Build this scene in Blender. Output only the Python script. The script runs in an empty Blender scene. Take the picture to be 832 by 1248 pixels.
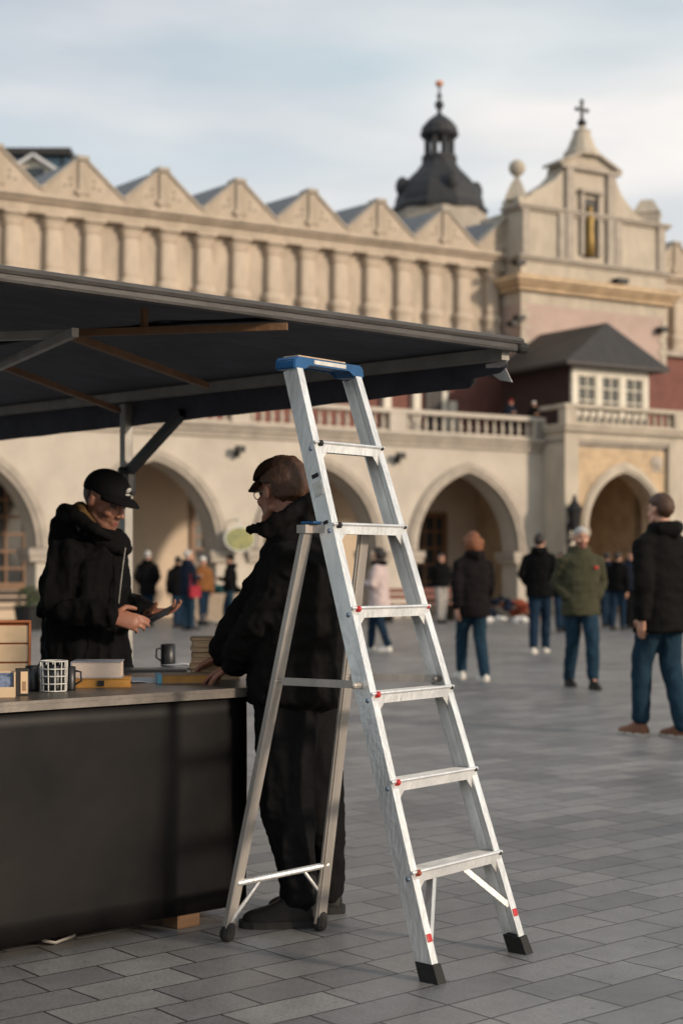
import bpy, bmesh, math, random
from mathutils import Vector, Matrix, noise
random.seed(7)
R = math.radians
# ------------------------------------------------------------------ camera, sky, sun, exposure
F = 1900.0; HZ = 695.0; HC = 1.30          # focal length in photo pixels, horizon row, camera height
sc = bpy.context.scene
cam_d = bpy.data.cameras.new("camera"); cam = bpy.data.objects.new("camera", cam_d)
sc.collection.objects.link(cam); sc.camera = cam
cam.location = (0, 0, HC); cam.rotation_euler = (R(90), 0, 0)
cam_d.sensor_fit = 'VERTICAL'; cam_d.sensor_height = 36; cam_d.sensor_width = 24
cam_d.lens = F / 1248 * 36
cam_d.shift_y = (HZ - 624) / 1248
cam_d.clip_start = 0.1; cam_d.clip_end = 3000
cam_d.dof.use_dof = True; cam_d.dof.focus_distance = 5.35; cam_d.dof.aperture_fstop = 2.6

SUN_DIR = Vector((0.83, -0.52, 0.33)).normalized()
sun_d = bpy.data.lights.new("sun", 'SUN'); sun = bpy.data.objects.new("sun", sun_d)
sc.collection.objects.link(sun)
sun.rotation_euler = SUN_DIR.to_track_quat('Z', 'Y').to_euler()
sun_d.energy = 3.0; sun_d.angle = R(5); sun_d.color = (1.0, 0.83, 0.66)
w = bpy.data.worlds.new("World"); sc.world = w; w.use_nodes = True
nt = w.node_tree; nt.nodes.clear()
sky = nt.nodes.new('ShaderNodeTexSky'); sky.sky_type = 'NISHITA'; sky.sun_disc = False
sky.sun_elevation = math.asin(SUN_DIR.z); sky.sun_rotation = math.atan2(SUN_DIR.x, SUN_DIR.y)
sky.dust_density = 2.0
tc = nt.nodes.new('ShaderNodeTexCoord'); mp = nt.nodes.new('ShaderNodeMapping')
mp.inputs['Scale'].default_value = (1.2, 1.2, 5.0); mp.inputs['Location'].default_value = (.3, .2, .15)
nz = nt.nodes.new('ShaderNodeTexNoise'); nz.inputs['Scale'].default_value = 1.7
nz.inputs['Detail'].default_value = 5; nz.inputs['Roughness'].default_value = .5
cr = nt.nodes.new('ShaderNodeValToRGB'); cr.color_ramp.elements[0].position = .36; cr.color_ramp.elements[1].position = .62
cr.color_ramp.elements[0].color = (.45, .45, .45, 1); cr.color_ramp.elements[1].color = (.97, .97, .97, 1)
nz2 = nt.nodes.new('ShaderNodeTexNoise'); nz2.inputs['Scale'].default_value = 1.1; nz2.inputs['Detail'].default_value = 3
mc = nt.nodes.new('ShaderNodeMix'); mc.data_type = 'RGBA'
mc.inputs[6].default_value = (3.3, 4.5, 5.2, 1); mc.inputs[7].default_value = (7.6, 7.3, 7.0, 1)
mrn = nt.nodes.new('ShaderNodeMapRange'); mrn.inputs[1].default_value = .4; mrn.inputs[2].default_value = .58
mx = nt.nodes.new('ShaderNodeMix'); mx.data_type = 'RGBA'
bg = nt.nodes.new('ShaderNodeBackground'); bg.inputs[1].default_value = .132
out = nt.nodes.new('ShaderNodeOutputWorld')
L = nt.links.new
L(tc.outputs['Generated'], mp.inputs[0]); L(mp.outputs[0], nz.inputs['Vector']); L(mp.outputs[0], nz2.inputs['Vector'])
L(nz.outputs[0], cr.inputs[0]); L(nz2.outputs[0], mrn.inputs[0]); L(mrn.outputs[0], mc.inputs[0])
L(cr.outputs[0], mx.inputs[0]); L(sky.outputs[0], mx.inputs[6]); L(mc.outputs[2], mx.inputs[7])
L(mx.outputs[2], bg.inputs[0]); L(bg.outputs[0], out.inputs[0])
sc.view_settings.view_transform = 'Standard'; sc.view_settings.look = 'None'
sc.view_settings.gamma = 1; sc.view_settings.use_curve_mapping = False; sc.view_settings.exposure = 0.0
sc.render.resolution_x = 682; sc.render.resolution_y = 1024

# ------------------------------------------------------------------ helpers
def P(px, py, Y): return Vector(((px - 416) / F * Y, Y, HC + (HZ - py) / F * Y))
def on(px, py, z):                      # where the line of sight meets the level z
    Y = (z - HC) * F / (HZ - py); return P(px, py, Y)
def gY(py): return HC * F / (py - HZ)

MATS = {}
def mat(name, col, rough=.7, metal=0, var=.12, scale=6, bump=0, bscale=40, col2=None, stretch=(1, 1, 1), spec=.5, detail=6, sheen=0):
    if name in MATS: return MATS[name]
    m = bpy.data.materials.new(name); m.use_nodes = True; n = m.node_tree.nodes; l = m.node_tree.links.new
    b = n['Principled BSDF']; b.inputs['Metallic'].default_value = metal; b.inputs['Roughness'].default_value = rough
    b.inputs['Specular IOR Level'].default_value = spec
    if sheen: b.inputs['Sheen Weight'].default_value = sheen
    t = n.new('ShaderNodeTexCoord'); mp = n.new('ShaderNodeMapping'); mp.inputs['Scale'].default_value = stretch
    l(t.outputs['Object'], mp.inputs[0])
    nz = n.new('ShaderNodeTexNoise'); nz.inputs['Scale'].default_value = scale; nz.inputs['Detail'].default_value = detail
    nz.inputs['Roughness'].default_value = .62
    l(mp.outputs[0], nz.inputs['Vector'])
    mr = n.new('ShaderNodeMapRange'); mr.inputs[1].default_value = .3; mr.inputs[2].default_value = .7
    l(nz.outputs[0], mr.inputs[0])
    mix = n.new('ShaderNodeMix'); mix.data_type = 'RGBA'
    a = tuple(c * (1 - var) for c in col); c2 = col2 or tuple(min(1, c * (1 + var)) for c in col)
    mix.inputs[6].default_value = (*a, 1); mix.inputs[7].default_value = (*c2, 1)
    l(mr.outputs[0], mix.inputs[0]); l(mix.outputs[2], b.inputs['Base Color'])
    if bump:
        n2 = n.new('ShaderNodeTexNoise'); n2.inputs['Scale'].default_value = bscale; n2.inputs['Detail'].default_value = 4
        l(mp.outputs[0], n2.inputs['Vector'])
        bp = n.new('ShaderNodeBump'); bp.inputs['Strength'].default_value = bump; bp.inputs['Distance'].default_value = .02
        l(n2.outputs[0], bp.inputs['Height']); l(bp.outputs[0], b.inputs['Normal'])
    MATS[name] = m; return m

def put(name, me, m, parent=None, off=None, smooth=False):
    if isinstance(me, bmesh.types.BMesh):
        bm = me; me = bpy.data.meshes.new(name)
        bmesh.ops.recalc_face_normals(bm, faces=bm.faces)
        bm.to_mesh(me); bm.free()
    if off is not None: me.transform(Matrix.Translation(-Vector(off)))
    for mm in (m if isinstance(m, (list, tuple)) else [m]): me.materials.append(mm)
    if smooth:
        for p in me.polygons: p.use_smooth = True
    o = bpy.data.objects.new(name, me); sc.collection.objects.link(o)
    if parent: o.parent = parent
    return o
def tag(o, label=None, cat=None, group=None, kind=None):
    if label: o['label'] = label
    if cat: o['category'] = cat
    if group: o['group'] = group
    if kind: o['kind'] = kind
    return o
def thing(name, label, cat, loc=(0, 0, 0), rz=0, group=None):
    o = bpy.data.objects.new(name, None); sc.collection.objects.link(o)
    o.location = loc; o.rotation_euler = (0, 0, rz); o.empty_display_size = .1
    return tag(o, label, cat, group)
def copy_part(o, parent, loc=None):
    c = o.copy(); sc.collection.objects.link(c); c.parent = parent
    if loc is not None: c.location = loc
    for ch in [k for k in bpy.data.objects if k.parent == o]: copy_part(ch, c)
    return c
NB = bmesh.new
def box(bm, x0, x1, y0, y1, z0, z1, M=None, bev=0):
    vs = [bm.verts.new(v) for v in ((x0,y0,z0),(x1,y0,z0),(x1,y1,z0),(x0,y1,z0),(x0,y0,z1),(x1,y0,z1),(x1,y1,z1),(x0,y1,z1))]
    fs = [bm.faces.new([vs[i] for i in f]) for f in ((0,3,2,1),(4,5,6,7),(0,1,5,4),(1,2,6,5),(2,3,7,6),(3,0,4,7))]
    if bev:
        es = list({e for f in fs for e in f.edges})
        r = bmesh.ops.bevel(bm, geom=es, offset=bev, segments=2, affect='EDGES', profile=.6)
        vs = list({v for f in r['faces'] for v in f.verts} | {v for v in vs if v.is_valid})
    if M is not None: bmesh.ops.transform(bm, matrix=M, verts=[v for v in vs if v.is_valid])
    return vs
def frame(a, b, up=(0, 0, 1)):
    a = Vector(a); b = Vector(b); z = (b - a).normalized(); up = Vector(up)
    x = up.cross(z)
    if x.length < 1e-4: x = Vector((1, 0, 0)).cross(z)
    x.normalize(); y = z.cross(x)
    return a, x, y, z
def beam(bm, a, b, wx, wy, up=(0, 0, 1), bev=0):
    o, x, y, z = frame(a, b, up); Lh = (Vector(b) - Vector(a)).length
    M = Matrix(((x.x,y.x,z.x,o.x),(x.y,y.y,z.y,o.y),(x.z,y.z,z.z,o.z),(0,0,0,1)))
    box(bm, -wx/2, wx/2, -wy/2, wy/2, 0, Lh, M, bev)
def tube(bm, pts, rad, n=10, flat=1.0, up=(0, 0, 1), caps=True, power=2):
    """closed round-ended tube through pts; rad is a number or list; flat scales the second axis"""
    pts = [Vector(p) for p in pts]; k = len(pts)
    rad = rad if isinstance(rad, (list, tuple)) else [rad] * k
    fl = flat if isinstance(flat, (list, tuple)) else [flat] * k
    rings = []; x = None
    seq = []
    for i in range(k):
        t = (pts[min(i+1, k-1)] - pts[max(i-1, 0)]).normalized(); seq.append(t)
    st = []
    if caps:
        for a in (80, 50, 25): st.append((pts[0] - seq[0]*rad[0]*math.sin(R(a))*.9, seq[0], rad[0]*math.cos(R(a)), fl[0]))
    for i in range(k): st.append((pts[i], seq[i], rad[i], fl[i]))
    if caps:
        for a in (25, 50, 80): st.append((pts[-1] + seq[-1]*rad[-1]*math.sin(R(a))*.9, seq[-1], rad[-1]*math.cos(R(a)), fl[-1]))
    x = None
    for p, t, r, f in st:
        if x is None:
            x = Vector(up).cross(t)
            if x.length < .15: x = Vector((1, 0, 0)).cross(t)
            if x.length < .15: x = Vector((0, 1, 0)).cross(t)
        x = x - t*x.dot(t); x.normalize(); y = t.cross(x)
        rings.append([bm.verts.new(p + x*r*math.cos(2*math.pi*j/n) + y*r*f*math.sin(2*math.pi*j/n)) for j in range(n)])
    for a, b in zip(rings, rings[1:]):
        for j in range(n): bm.faces.new((a[j], a[(j+1)%n], b[(j+1)%n], b[j]))
    bm.faces.new(rings[0][::-1]); bm.faces.new(rings[-1])
def loft(bm, secs, n=20, pw=2.0):
    """secs: (cx,cy,z,rx,ry,rot[,tiltx,tilty]) level (super)ellipses from bottom to top"""
    rings = []
    for s in secs:
        cx, cy, z, rx, ry, rot = s[:6]; tx, ty = (s[6], s[7]) if len(s) > 6 else (0, 0)
        ring = []
        for j in range(n):
            a = 2*math.pi*j/n; ca, sa = math.cos(a), math.sin(a)
            ex = math.copysign(abs(ca)**(2/pw), ca)*rx; ey = math.copysign(abs(sa)**(2/pw), sa)*ry
            dx = ex*math.cos(rot) - ey*math.sin(rot); dy = ex*math.sin(rot) + ey*math.cos(rot)
            ring.append(bm.verts.new((cx+dx, cy+dy, z + tx*dx + ty*dy)))
        rings.append(ring)
    for a, b in zip(rings, rings[1:]):
        for j in range(n): bm.faces.new((a[j], a[(j+1)%n], b[(j+1)%n], b[j]))
    bm.faces.new(rings[0][::-1]); bm.faces.new(rings[-1])
def lathe(bm, c, prof, n=12):
    rings = [[bm.verts.new((c[0]+r*math.cos(2*math.pi*j/n), c[1]+r*math.sin(2*math.pi*j/n), c[2]+z)) for j in range(n)] for r, z in prof]
    for a, b in zip(rings, rings[1:]):
        for j in range(n): bm.faces.new((a[j], a[(j+1)%n], b[(j+1)%n], b[j]))
    bm.faces.new(rings[0][::-1]); bm.faces.new(rings[-1])
def ell(bm, c, r, M=None, n=12):
    mt = Matrix.Translation(Vector(c)) @ Matrix.Diagonal((r[0], r[1], r[2], 1))
    if M is not None: mt = M @ mt
    bmesh.ops.create_uvsphere(bm, u_segments=n, v_segments=max(6, n*2//3), radius=1, matrix=mt)
def prism(bm, pts, y0, y1):             # outline (x,z) pushed through y
    a = [bm.verts.new((x, y0, z)) for x, z in pts]; b = [bm.verts.new((x, y1, z)) for x, z in pts]
    k = len(pts); bm.faces.new(a); bm.faces.new(b[::-1])
    for i in range(k): bm.faces.new((a[i], b[i], b[(i+1)%k], a[(i+1)%k]))
def slab(bm, pts, z0, z1):              # outline (x,y) pushed through z
    a = [bm.verts.new((x, y, z0)) for x, y in pts]; b = [bm.verts.new((x, y, z1)) for x, y in pts]
    k = len(pts); bm.faces.new(a[::-1]); bm.faces.new(b)
    for i in range(k): bm.faces.new((a[i], a[(i+1)%k], b[(i+1)%k], b[i]))
def fuse(bm, vox, smooth=4, fac=.5):
    """one continuous skin round everything in bm"""
    bmesh.ops.recalc_face_normals(bm, faces=bm.faces)
    me = bpy.data.meshes.new('tmp'); bm.to_mesh(me); bm.free()
    o = bpy.data.objects.new('tmp', me); sc.collection.objects.link(o)
    r = o.modifiers.new('r', 'REMESH'); r.mode = 'VOXEL'; r.voxel_size = vox; r.adaptivity = 0
    if smooth: s = o.modifiers.new('s', 'SMOOTH'); s.iterations = smooth; s.factor = fac
    dg = bpy.context.evaluated_depsgraph_get(); dg.update()
    res = bpy.data.meshes.new_from_object(o.evaluated_get(dg))
    bpy.data.objects.remove(o); bpy.data.meshes.remove(me)
    return res
def crumple(me, amp, freq, stretch=(1, 1, 1), seed=0, ridged=True):
    me.update()
    nr = [v.normal.copy() for v in me.vertices]
    amp *= .5
    for v, nn in zip(me.vertices, nr):
        p = Vector((v.co.x*stretch[0], v.co.y*stretch[1], v.co.z*stretch[2]))*freq + Vector((seed*7.1, seed*3.3, 0))
        a = noise.noise(p)
        d = (1 - 2*abs(a)*1.6) if ridged else a*2
        d += .4*noise.noise(p*2.3)
        v.co += nn*amp*(d - .25)
    return me

# ------------------------------------------------------------------ materials
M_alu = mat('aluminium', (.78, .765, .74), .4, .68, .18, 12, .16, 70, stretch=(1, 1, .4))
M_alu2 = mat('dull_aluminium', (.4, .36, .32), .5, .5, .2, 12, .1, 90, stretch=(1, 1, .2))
M_blue = mat('blue_plastic', (.008, .075, .2), .38, 0, .25, 20, .06, 60)
M_red = mat('red_plastic', (.45, .02, .02), .35, 0, .1)
M_rub = mat('black_rubber', (.012, .011, .01), .8, 0, .3, 30)
M_bolt = mat('bolt_steel', (.25, .3, .38), .35, .8)
M_label = mat('worn_label', (.55, .54, .5), .6, 0, .25, 40)
M_stone = mat('cream_stone', (.44, .362, .28), .85, 0, .24, 1.6, .35, 6, detail=9, stretch=(1, 1, .45))
M_stone2 = mat('arcade_plaster', (.475, .42, .35), .85, 0, .15, .9, .25, 5, detail=9)
M_trim = mat('grey_stone_trim', (.37, .32, .265), .85, 0, .2, 2.5, .3, 8)
M_tow = mat('pale_stone', (.45, .39, .31), .85, 0, .2, 1.8, .3, 7, stretch=(1, 1, .4))
M_ochre = mat('ochre_stone', (.48, .35, .22), .85, 0, .25, 2.5, .2, 7)
M_pink = mat('pink_plaster', (.43, .32, .27), .85, 0, .12, 1.2)
M_maroon = mat('red_brick', (.17, .07, .055), .9, 0, .2, 2, .3, 12)
M_dwood = mat('dark_wood_panel', (.032, .016, .013), .7, 0, .3, 3)
M_slate = mat('slate_roof', (.16, .16, .165), .6, 0, .2, 5, .3, 20)
M_dark = mat('dark_roof', (.03, .026, .024), .6, 0, .3, 4)
M_copper = mat('black_copper', (.028, .029, .032), .7, .1, .4, 3)
M_glass = mat('dark_glass', (.03, .035, .04), .12, 0, .3, 2, spec=.8)
M_wframe = mat('white_paint', (.62, .57, .47), .5)
M_bframe = mat('brown_paint', (.2, .1, .045), .5)
M_gold = mat('gilding', (.3, .19, .05), .5, .3)
M_inner = mat('loggia_plaster', (.6, .48, .36), .9, 0, .1, .8)
M_iron = mat('black_iron', (.02, .02, .02), .5, .5)
M_skin = mat('skin', (.5, .26, .17), .5, 0, .12, 30, .08, 160)
M_skin2 = mat('ruddy_skin', (.31, .135, .085), .5, 0, .15, 30, .1, 160)
M_lip = mat('lip', (.25, .085, .065), .5)
M_beard = mat('stubble', (.19, .085, .052), .8, 0, .3, 300, .2, 300)
M_eye = mat('eye_shadow', (.045, .025, .018), .4)
def cloth(name, col, bump=.2, scale=8): return mat(name, col, .88, 0, .2, scale, bump, 26, spec=.07)
C_blk = cloth('black_coat', (.0055, .0053, .0056)); C_blk2 = cloth('black_puffer', (.008, .0074, .007)); C_trs = cloth('charcoal_trousers', (.0085, .0082, .0086))
C_olive = cloth('olive_coat', (.052, .05, .03)); C_jean = cloth('blue_denim', (.016, .036, .056), .25, 20); C_djean = cloth('dark_denim', (.012, .025, .045), .25, 20)
C_plum = cloth('plum_coat', (.011, .0085, .009)); C_navy = cloth('navy_coat', (.012, .016, .028)); C_pinkw = cloth('pale_pink_coat', (.5, .4, .38))
C_grey = cloth('light_grey_cloth', (.3, .28, .26)); C_brown = cloth('brown_jacket', (.2, .085, .03)); C_redc = cloth('red_cloth', (.3, .03, .045))
C_white = cloth('white_cloth', (.6, .58, .55)); C_bronze = cloth('hood_lining', (.085, .05, .022))
M_shw = mat('white_shoe', (.6, .57, .52), .6); M_shb = mat('brown_shoe', (.17, .06, .025), .6); M_shk = mat('black_leather', (.008, .006, .005), .6, 0, .3, 20, .15, 50, spec=.3)
M_sole = mat('pale_sole', (.5, .45, .38), .7)
H_brown = mat('brown_hair', (.06, .024, .01), .6, 0, .4, 70, .3, 160, stretch=(1, 1, .3)); H_red = mat('red_hair', (.19, .062, .02), .6, 0, .3, 60, .5, 120)
H_dark = mat('dark_hair', (.02, .013, .01), .6, 0, .3, 60, .5, 120); H_grey = mat('grey_hair', (.4, .38, .35), .7, 0, .3, 60, .4, 120)

# ------------------------------------------------------------------ ground
def paving_material():
    m = bpy.data.materials.new('paving'); m.use_nodes = True; n = m.node_tree.nodes; l = m.node_tree.links.new
    b = n['Principled BSDF']
    t = n.new('ShaderNodeTexCoord'); mp = n.new('ShaderNodeMapping'); mp.inputs['Rotation'].default_value = (0, 0, -math.atan2(.651, .759))
    mp.inputs['Location'].default_value = (.13, .07, 0)
    l(t.outputs['Object'], mp.inputs[0])
    wz = n.new('ShaderNodeTexNoise'); wz.inputs['Scale'].default_value = 2.2; wz.inputs['Detail'].default_value = 3
    l(mp.outputs[0], wz.inputs['Vector'])
    ws = n.new('ShaderNodeVectorMath'); ws.operation = 'MULTIPLY_ADD'; ws.inputs[1].default_value = (.03, .03, 0)
    l(wz.outputs['Color'], ws.inputs[0]); l(mp.outputs[0], ws.inputs[2])
    br = n.new('ShaderNodeTexBrick'); br.inputs['Scale'].default_value = 1
    br.inputs['Brick Width'].default_value = .38; br.inputs['Row Height'].default_value = .18
    br.inputs['Mortar Size'].default_value = .0045; br.inputs['Mortar Smooth'].default_value = .3; br.inputs['Bias'].default_value = 0
    br.offset = .5; br.offset_frequency = 2; br.squash = .72; br.squash_frequency = 3
    br.inputs['Color1'].default_value = (.14, .138, .14, 1); br.inputs['Color2'].default_value = (.235, .227, .219, 1)
    br.inputs['Mortar'].default_value = (.026, .025, .024, 1)
    l(ws.outputs[0], br.inputs['Vector'])
    def nmul(prev, sc_, lo, hi, det=6, a=.3, c=.7):
        z = n.new('ShaderNodeTexNoise'); z.inputs['Scale'].default_value = sc_; z.inputs['Detail'].default_value = det
        z.inputs['Roughness'].default_value = .6
        l(mp.outputs[0], z.inputs['Vector'])
        r = n.new('ShaderNodeMapRange'); r.inputs[1].default_value = a; r.inputs[2].default_value = c
        r.inputs[3].default_value = lo; r.inputs[4].default_value = hi
        l(z.outputs[0], r.inputs[0])
        v = n.new('ShaderNodeVectorMath'); v.operation = 'SCALE'; l(prev, v.inputs[0]); l(r.outputs[0], v.inputs['Scale'])
        return v.outputs[0], z
    c, _ = nmul(br.outputs['Color'], .25, .82, 1.15)
    c, _ = nmul(c, 1.1, .7, 1.2, 9)
    c, _ = nmul(c, 26, 1.0, .6, 2, .66, .72)
    c, fine = nmul(c, 90, .72, 1.28, 4)
    c, _ = nmul(c, 9, .88, 1.1)
    l(c, b.inputs['Base Color'])
    rz = n.new('ShaderNodeMapRange'); rz.inputs[3].default_value = .28; rz.inputs[4].default_value = .56
    l(fine.outputs[0], rz.inputs[0]); l(rz.outputs[0], b.inputs['Roughness'])
    # bump: joints plus grain plus each stone tipped a little
    ad = n.new('ShaderNodeMath'); ad.operation = 'MULTIPLY_ADD'; ad.inputs[1].default_value = -1
    gr = n.new('ShaderNodeMath'); gr.operation = 'MULTIPLY'; gr.inputs[1].default_value = .22
    l(fine.outputs[0], gr.inputs[0]); l(br.outputs['Fac'], ad.inputs[0]); l(gr.outputs[0], ad.inputs[2])
    bp = n.new('ShaderNodeBump'); bp.inputs['Strength'].default_value = .5; bp.inputs['Distance'].default_value = .006
    l(ad.outputs[0], bp.inputs['Height']); l(bp.outputs[0], b.inputs['Normal'])
    return m
bm = NB()
for (x0, x1, y0, y1) in ((-700, 700, -300, 1500),):
    vs = [bm.verts.new(v) for v in ((x0, y0, 0), (x1, y0, 0), (x1, y1, 0), (x0, y1, 0))]; bm.faces.new(vs)
tag(put('ground', bm, paving_material()), kind='structure')

# ------------------------------------------------------------------ the long market hall
HA = math.atan2(.512, .859)
hall = thing('market_hall', 'long cream stone market hall with pointed arcade, terrace balustrade and saw-toothed gables', 'building', (0, 42, 0), HA)
def hall_local(px, Y, z=0):
    p = Vector(((px-416)/F*Y, Y-42)); return (p.x*.859 + p.y*.512, -p.x*.512 + p.y*.859)
HW, SPR, RISE = 2.05, 1.85, 2.5
def arch_z(x, w, spr, rise):           # pointed arch, x from the middle
    Rr = (rise*rise + w*w)/(2*w); c = Rr - w
    return spr + math.sqrt(max(0, Rr*Rr - (abs(x)+c)**2))
def arch_wall(bm, x0, x1, cs, w, spr, rise, ztop, y0, y1, N=20):
    xs = [x0]
    segs = []
    cur = x0
    for c in cs:
        segs.append((cur, c-w, None)); 
        for i in range(N):
            a = c-w + 2*w*(.5-.5*math.cos(math.pi*i/N)); b_ = c-w + 2*w*(.5-.5*math.cos(math.pi*(i+1)/N)); segs.append((a, b_, c))
        cur = c+w
    segs.append((cur, x1, None))
    for a, b_, c in segs:
        if b_-a < 1e-6: continue
        if c is None:
            box(bm, a, b_, y0, y1, 0, ztop)
        else:
            za, zb = arch_z(a-c, w, spr, rise), arch_z(b_-c, w, spr, rise)
            v = [bm.verts.new(q) for q in ((a,y0,za),(b_,y0,zb),(b_,y0,ztop),(a,y0,ztop),(a,y1,za),(b_,y1,zb),(b_,y1,ztop),(a,y1,ztop))]
            for f in ((0,1,2,3),(5,4,7,6),(0,4,5,1),(3,2,6,7)): bm.faces.new([v[i] for i in f])
def arch_ring(bm, c, wi, wo, spr, ri, ro, y0, y1, N=16):
    prev = None
    for i in range(-N, N+1):
        a = i/N*math.pi/2; s = math.sin(a)
        pi_ = (c+wi*s, arch_z(wi*s, wi, spr, ri)); po = (c+wo*s, arch_z(wo*s, wo, spr, ro))
        if i == -N: pi_ = (c-wi, spr); po = (c-wo, spr)
        if i == N: pi_ = (c+wi, spr); po = (c+wo, spr)
        q = [bm.verts.new((pi_[0], y0, pi_[1])), bm.verts.new((po[0], y0, po[1])), bm.verts.new((po[0], y1, po[1])), bm.verts.new((pi_[0], y1, pi_[1]))]
        if prev:
            for k in range(4): bm.faces.new((prev[k], prev[(k+1)%4], q[(k+1)%4], q[k]))
        else: bm.faces.new(q[::-1])
        prev = q
    bm.faces.new(prev)
centres = [-.67 + 4.83*k for k in range(-3, 2)]            # ..., 4.16
right_c = [14.6, 19.43, 24.26]
WI = 1.76
bm = NB(); arch_wall(bm, -17.6, 6.8, centres, WI, SPR, 2.22, 4.93, 0, .75); put('arcade_wall', bm, M_stone2, hall)
bm = NB(); arch_wall(bm, 12.05, 27, right_c, WI, SPR, 2.22, 4.93, 0, .75); put('arcade_wall', bm, M_stone2, hall)
for c in centres + right_c:
    bm = NB(); arch_ring(bm, c, WI-.01, HW, SPR, 2.21, RISE, -.09, .1); arch_ring(bm, c, WI+.1, HW-.08, SPR, 2.31, 2.43, -.13, .0)
    put('arch_moulding', bm, M_trim, hall)
    for s in (-1, 1):
        xa = c + s*(WI+.12)
        bm = NB(); box(bm, xa-.34, xa+.34, -.14, .8, SPR-.2, SPR-.02); box(bm, xa-.3, xa+.3, -.1, .77, SPR-.34, SPR-.2); put('pier_capital', bm, M_trim, hall)
        bm = NB(); box(bm, xa-.3, xa+.3, -.1, .79, 0, .35); put('pier_base', bm, M_trim, hall)
# loggia inside
bm = NB(); box(bm, -17.6, 27, 3.6, 3.95, 0, 4.9); put('loggia_wall', bm, M_inner, hall)
bm = NB(); box(bm, -17.6, 27, .76, 3.58, 4.7, 4.9); put('loggia_ceiling', bm, M_inner, hall)
bm = NB(); box(bm, -17.6, 6.78, -.06, 4.28, 4.94, 5.06); box(bm, 12.07, 27, -.06, 4.28, 4.94, 5.06); box(bm, 6.8, 12.05, -1.0, 4.28, 4.95, 5.075)
put('terrace_floor', bm, M_trim, hall)
bm = NB()
for a, b_ in ((-17.6, 6.79), (12.06, 27)):
    box(bm, a, b_, -.22, -.003, 5.0, 5.1); box(bm, a, b_, -.14, -.005, 4.88, 4.998); box(bm, a, b_, -.07, -.006, 4.74, 4.878)
put('cornice', bm, M_trim, hall)
def window(cx, w_, z0, z1, y, nx, nz_, fm, thick=.06, glow=None, parent=hall):
    bm = NB(); box(bm, cx-w_/2, cx+w_/2, y-.01, y+.02, z0, z1); p = put('window', bm, M_glass, parent)
    bm = NB()
    for i in range(nx+1):
        x = cx - w_/2 + w_*i/nx; t = thick*(1.6 if i in (0, nx) else .7); box(bm, x-t/2, x+t/2, y-.07, y-.012, z0-.05, z1+.05)
    for i in range(nz_+1):
        z = z0 + (z1-z0)*i/nz_; t = thick*(1.6 if i in (0, nz_) else .7); box(bm, cx-w_/2-.04, cx+w_/2+.04, y-.075, y-.014, z-t/2, z+t/2)
    o = put('frame', bm, fm, p); return p
def lw(px, y_s=3.58):                   # x along the hall for a pixel column, at depth y_s
    u = (px-416)/F; ox, oy = -.512*y_s, 42+.859*y_s
    return (u*oy - ox)/(.859 - .512*u)
window(lw(522), 1.15, .45, 3.0, 3.58, 3, 5, M_bframe, .09)
window(lw(614), .75, 1.5, 3.1, 3.58, 2, 6, M_bframe, .07)
window(lw(18), 1.5, .9, 3.6, 3.58, 3, 6, M_bframe, .09)
window(lw(248), .7, 1.2, 3.3, 3.58, 2, 6, M_bframe, .09)
window(lw(385), 1.2, .4, 3.0, 3.58, 3, 5, M_bframe, .09)
window(lw(455), .7, 1.4, 3.0, 3.58, 2, 5, M_bframe, .07)
# portico
bm = NB(); arch_wall(bm, 7.3, 10.75, [9.1], 1.4, 2.5, 1.68, 4.85, -.92, -.3); put('portico_panel', bm, M_ochre, hall)
bm = NB()
box(bm, 6.8, 7.3, -1.06, -.002, 0, 5.3); box(bm, 10.75, 12.05, -1.06, -.002, 0, 5.3); box(bm, 7.301, 10.749, -1.06, -.25, 5.05, 5.3)
box(bm, 6.8, 7.0, .0, .75, 0, 4.93); box(bm, 11.9, 12.05, 0, .75, 0, 4.93)
box(bm, 6.7, 12.15, -1.2, .0, 5.302, 5.42); box(bm, 6.66, 12.19, -1.26, .0, 5.422, 5.5)
put('portico_pier', bm, M_tow, hall)
bm = NB(); box(bm, 7.3, 10.75, -.88, -.26, 4.851, 5.049); put('frieze', bm, M_trim, hall)
bm = NB(); arch_ring(bm, 9.1, 1.39, 1.63, 2.5, 1.67, 1.98, -1.0, -.8); arch_ring(bm, 9.1, 1.46, 1.56, 2.5, 1.76, 1.88, -1.05, -.85)
box(bm, 7.42, 7.74, -1.04, -.75, 2.3, 2.49); box(bm, 10.46, 10.74, -1.04, -.75, 2.3, 2.49)
put('arch_moulding', bm, M_tow, hall)
bm = NB(); ell(bm, (10.38, -.93, 4.5), (.24, .05, .22)); ell(bm, (10.42, -.97, 4.46), (.14, .05, .12)); box(bm, 10.15, 10.64, -.95, -.915, 4.24, 4.29); put('carved_crest', bm, M_trim, hall)
bm = NB(); box(bm, 7.02, 7.3, .76, 3.58, 0, 4.69); box(bm, 11.0, 11.3, .76, 3.58, 0, 4.69); put('passage_wall', bm, M_ochre, hall)
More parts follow.
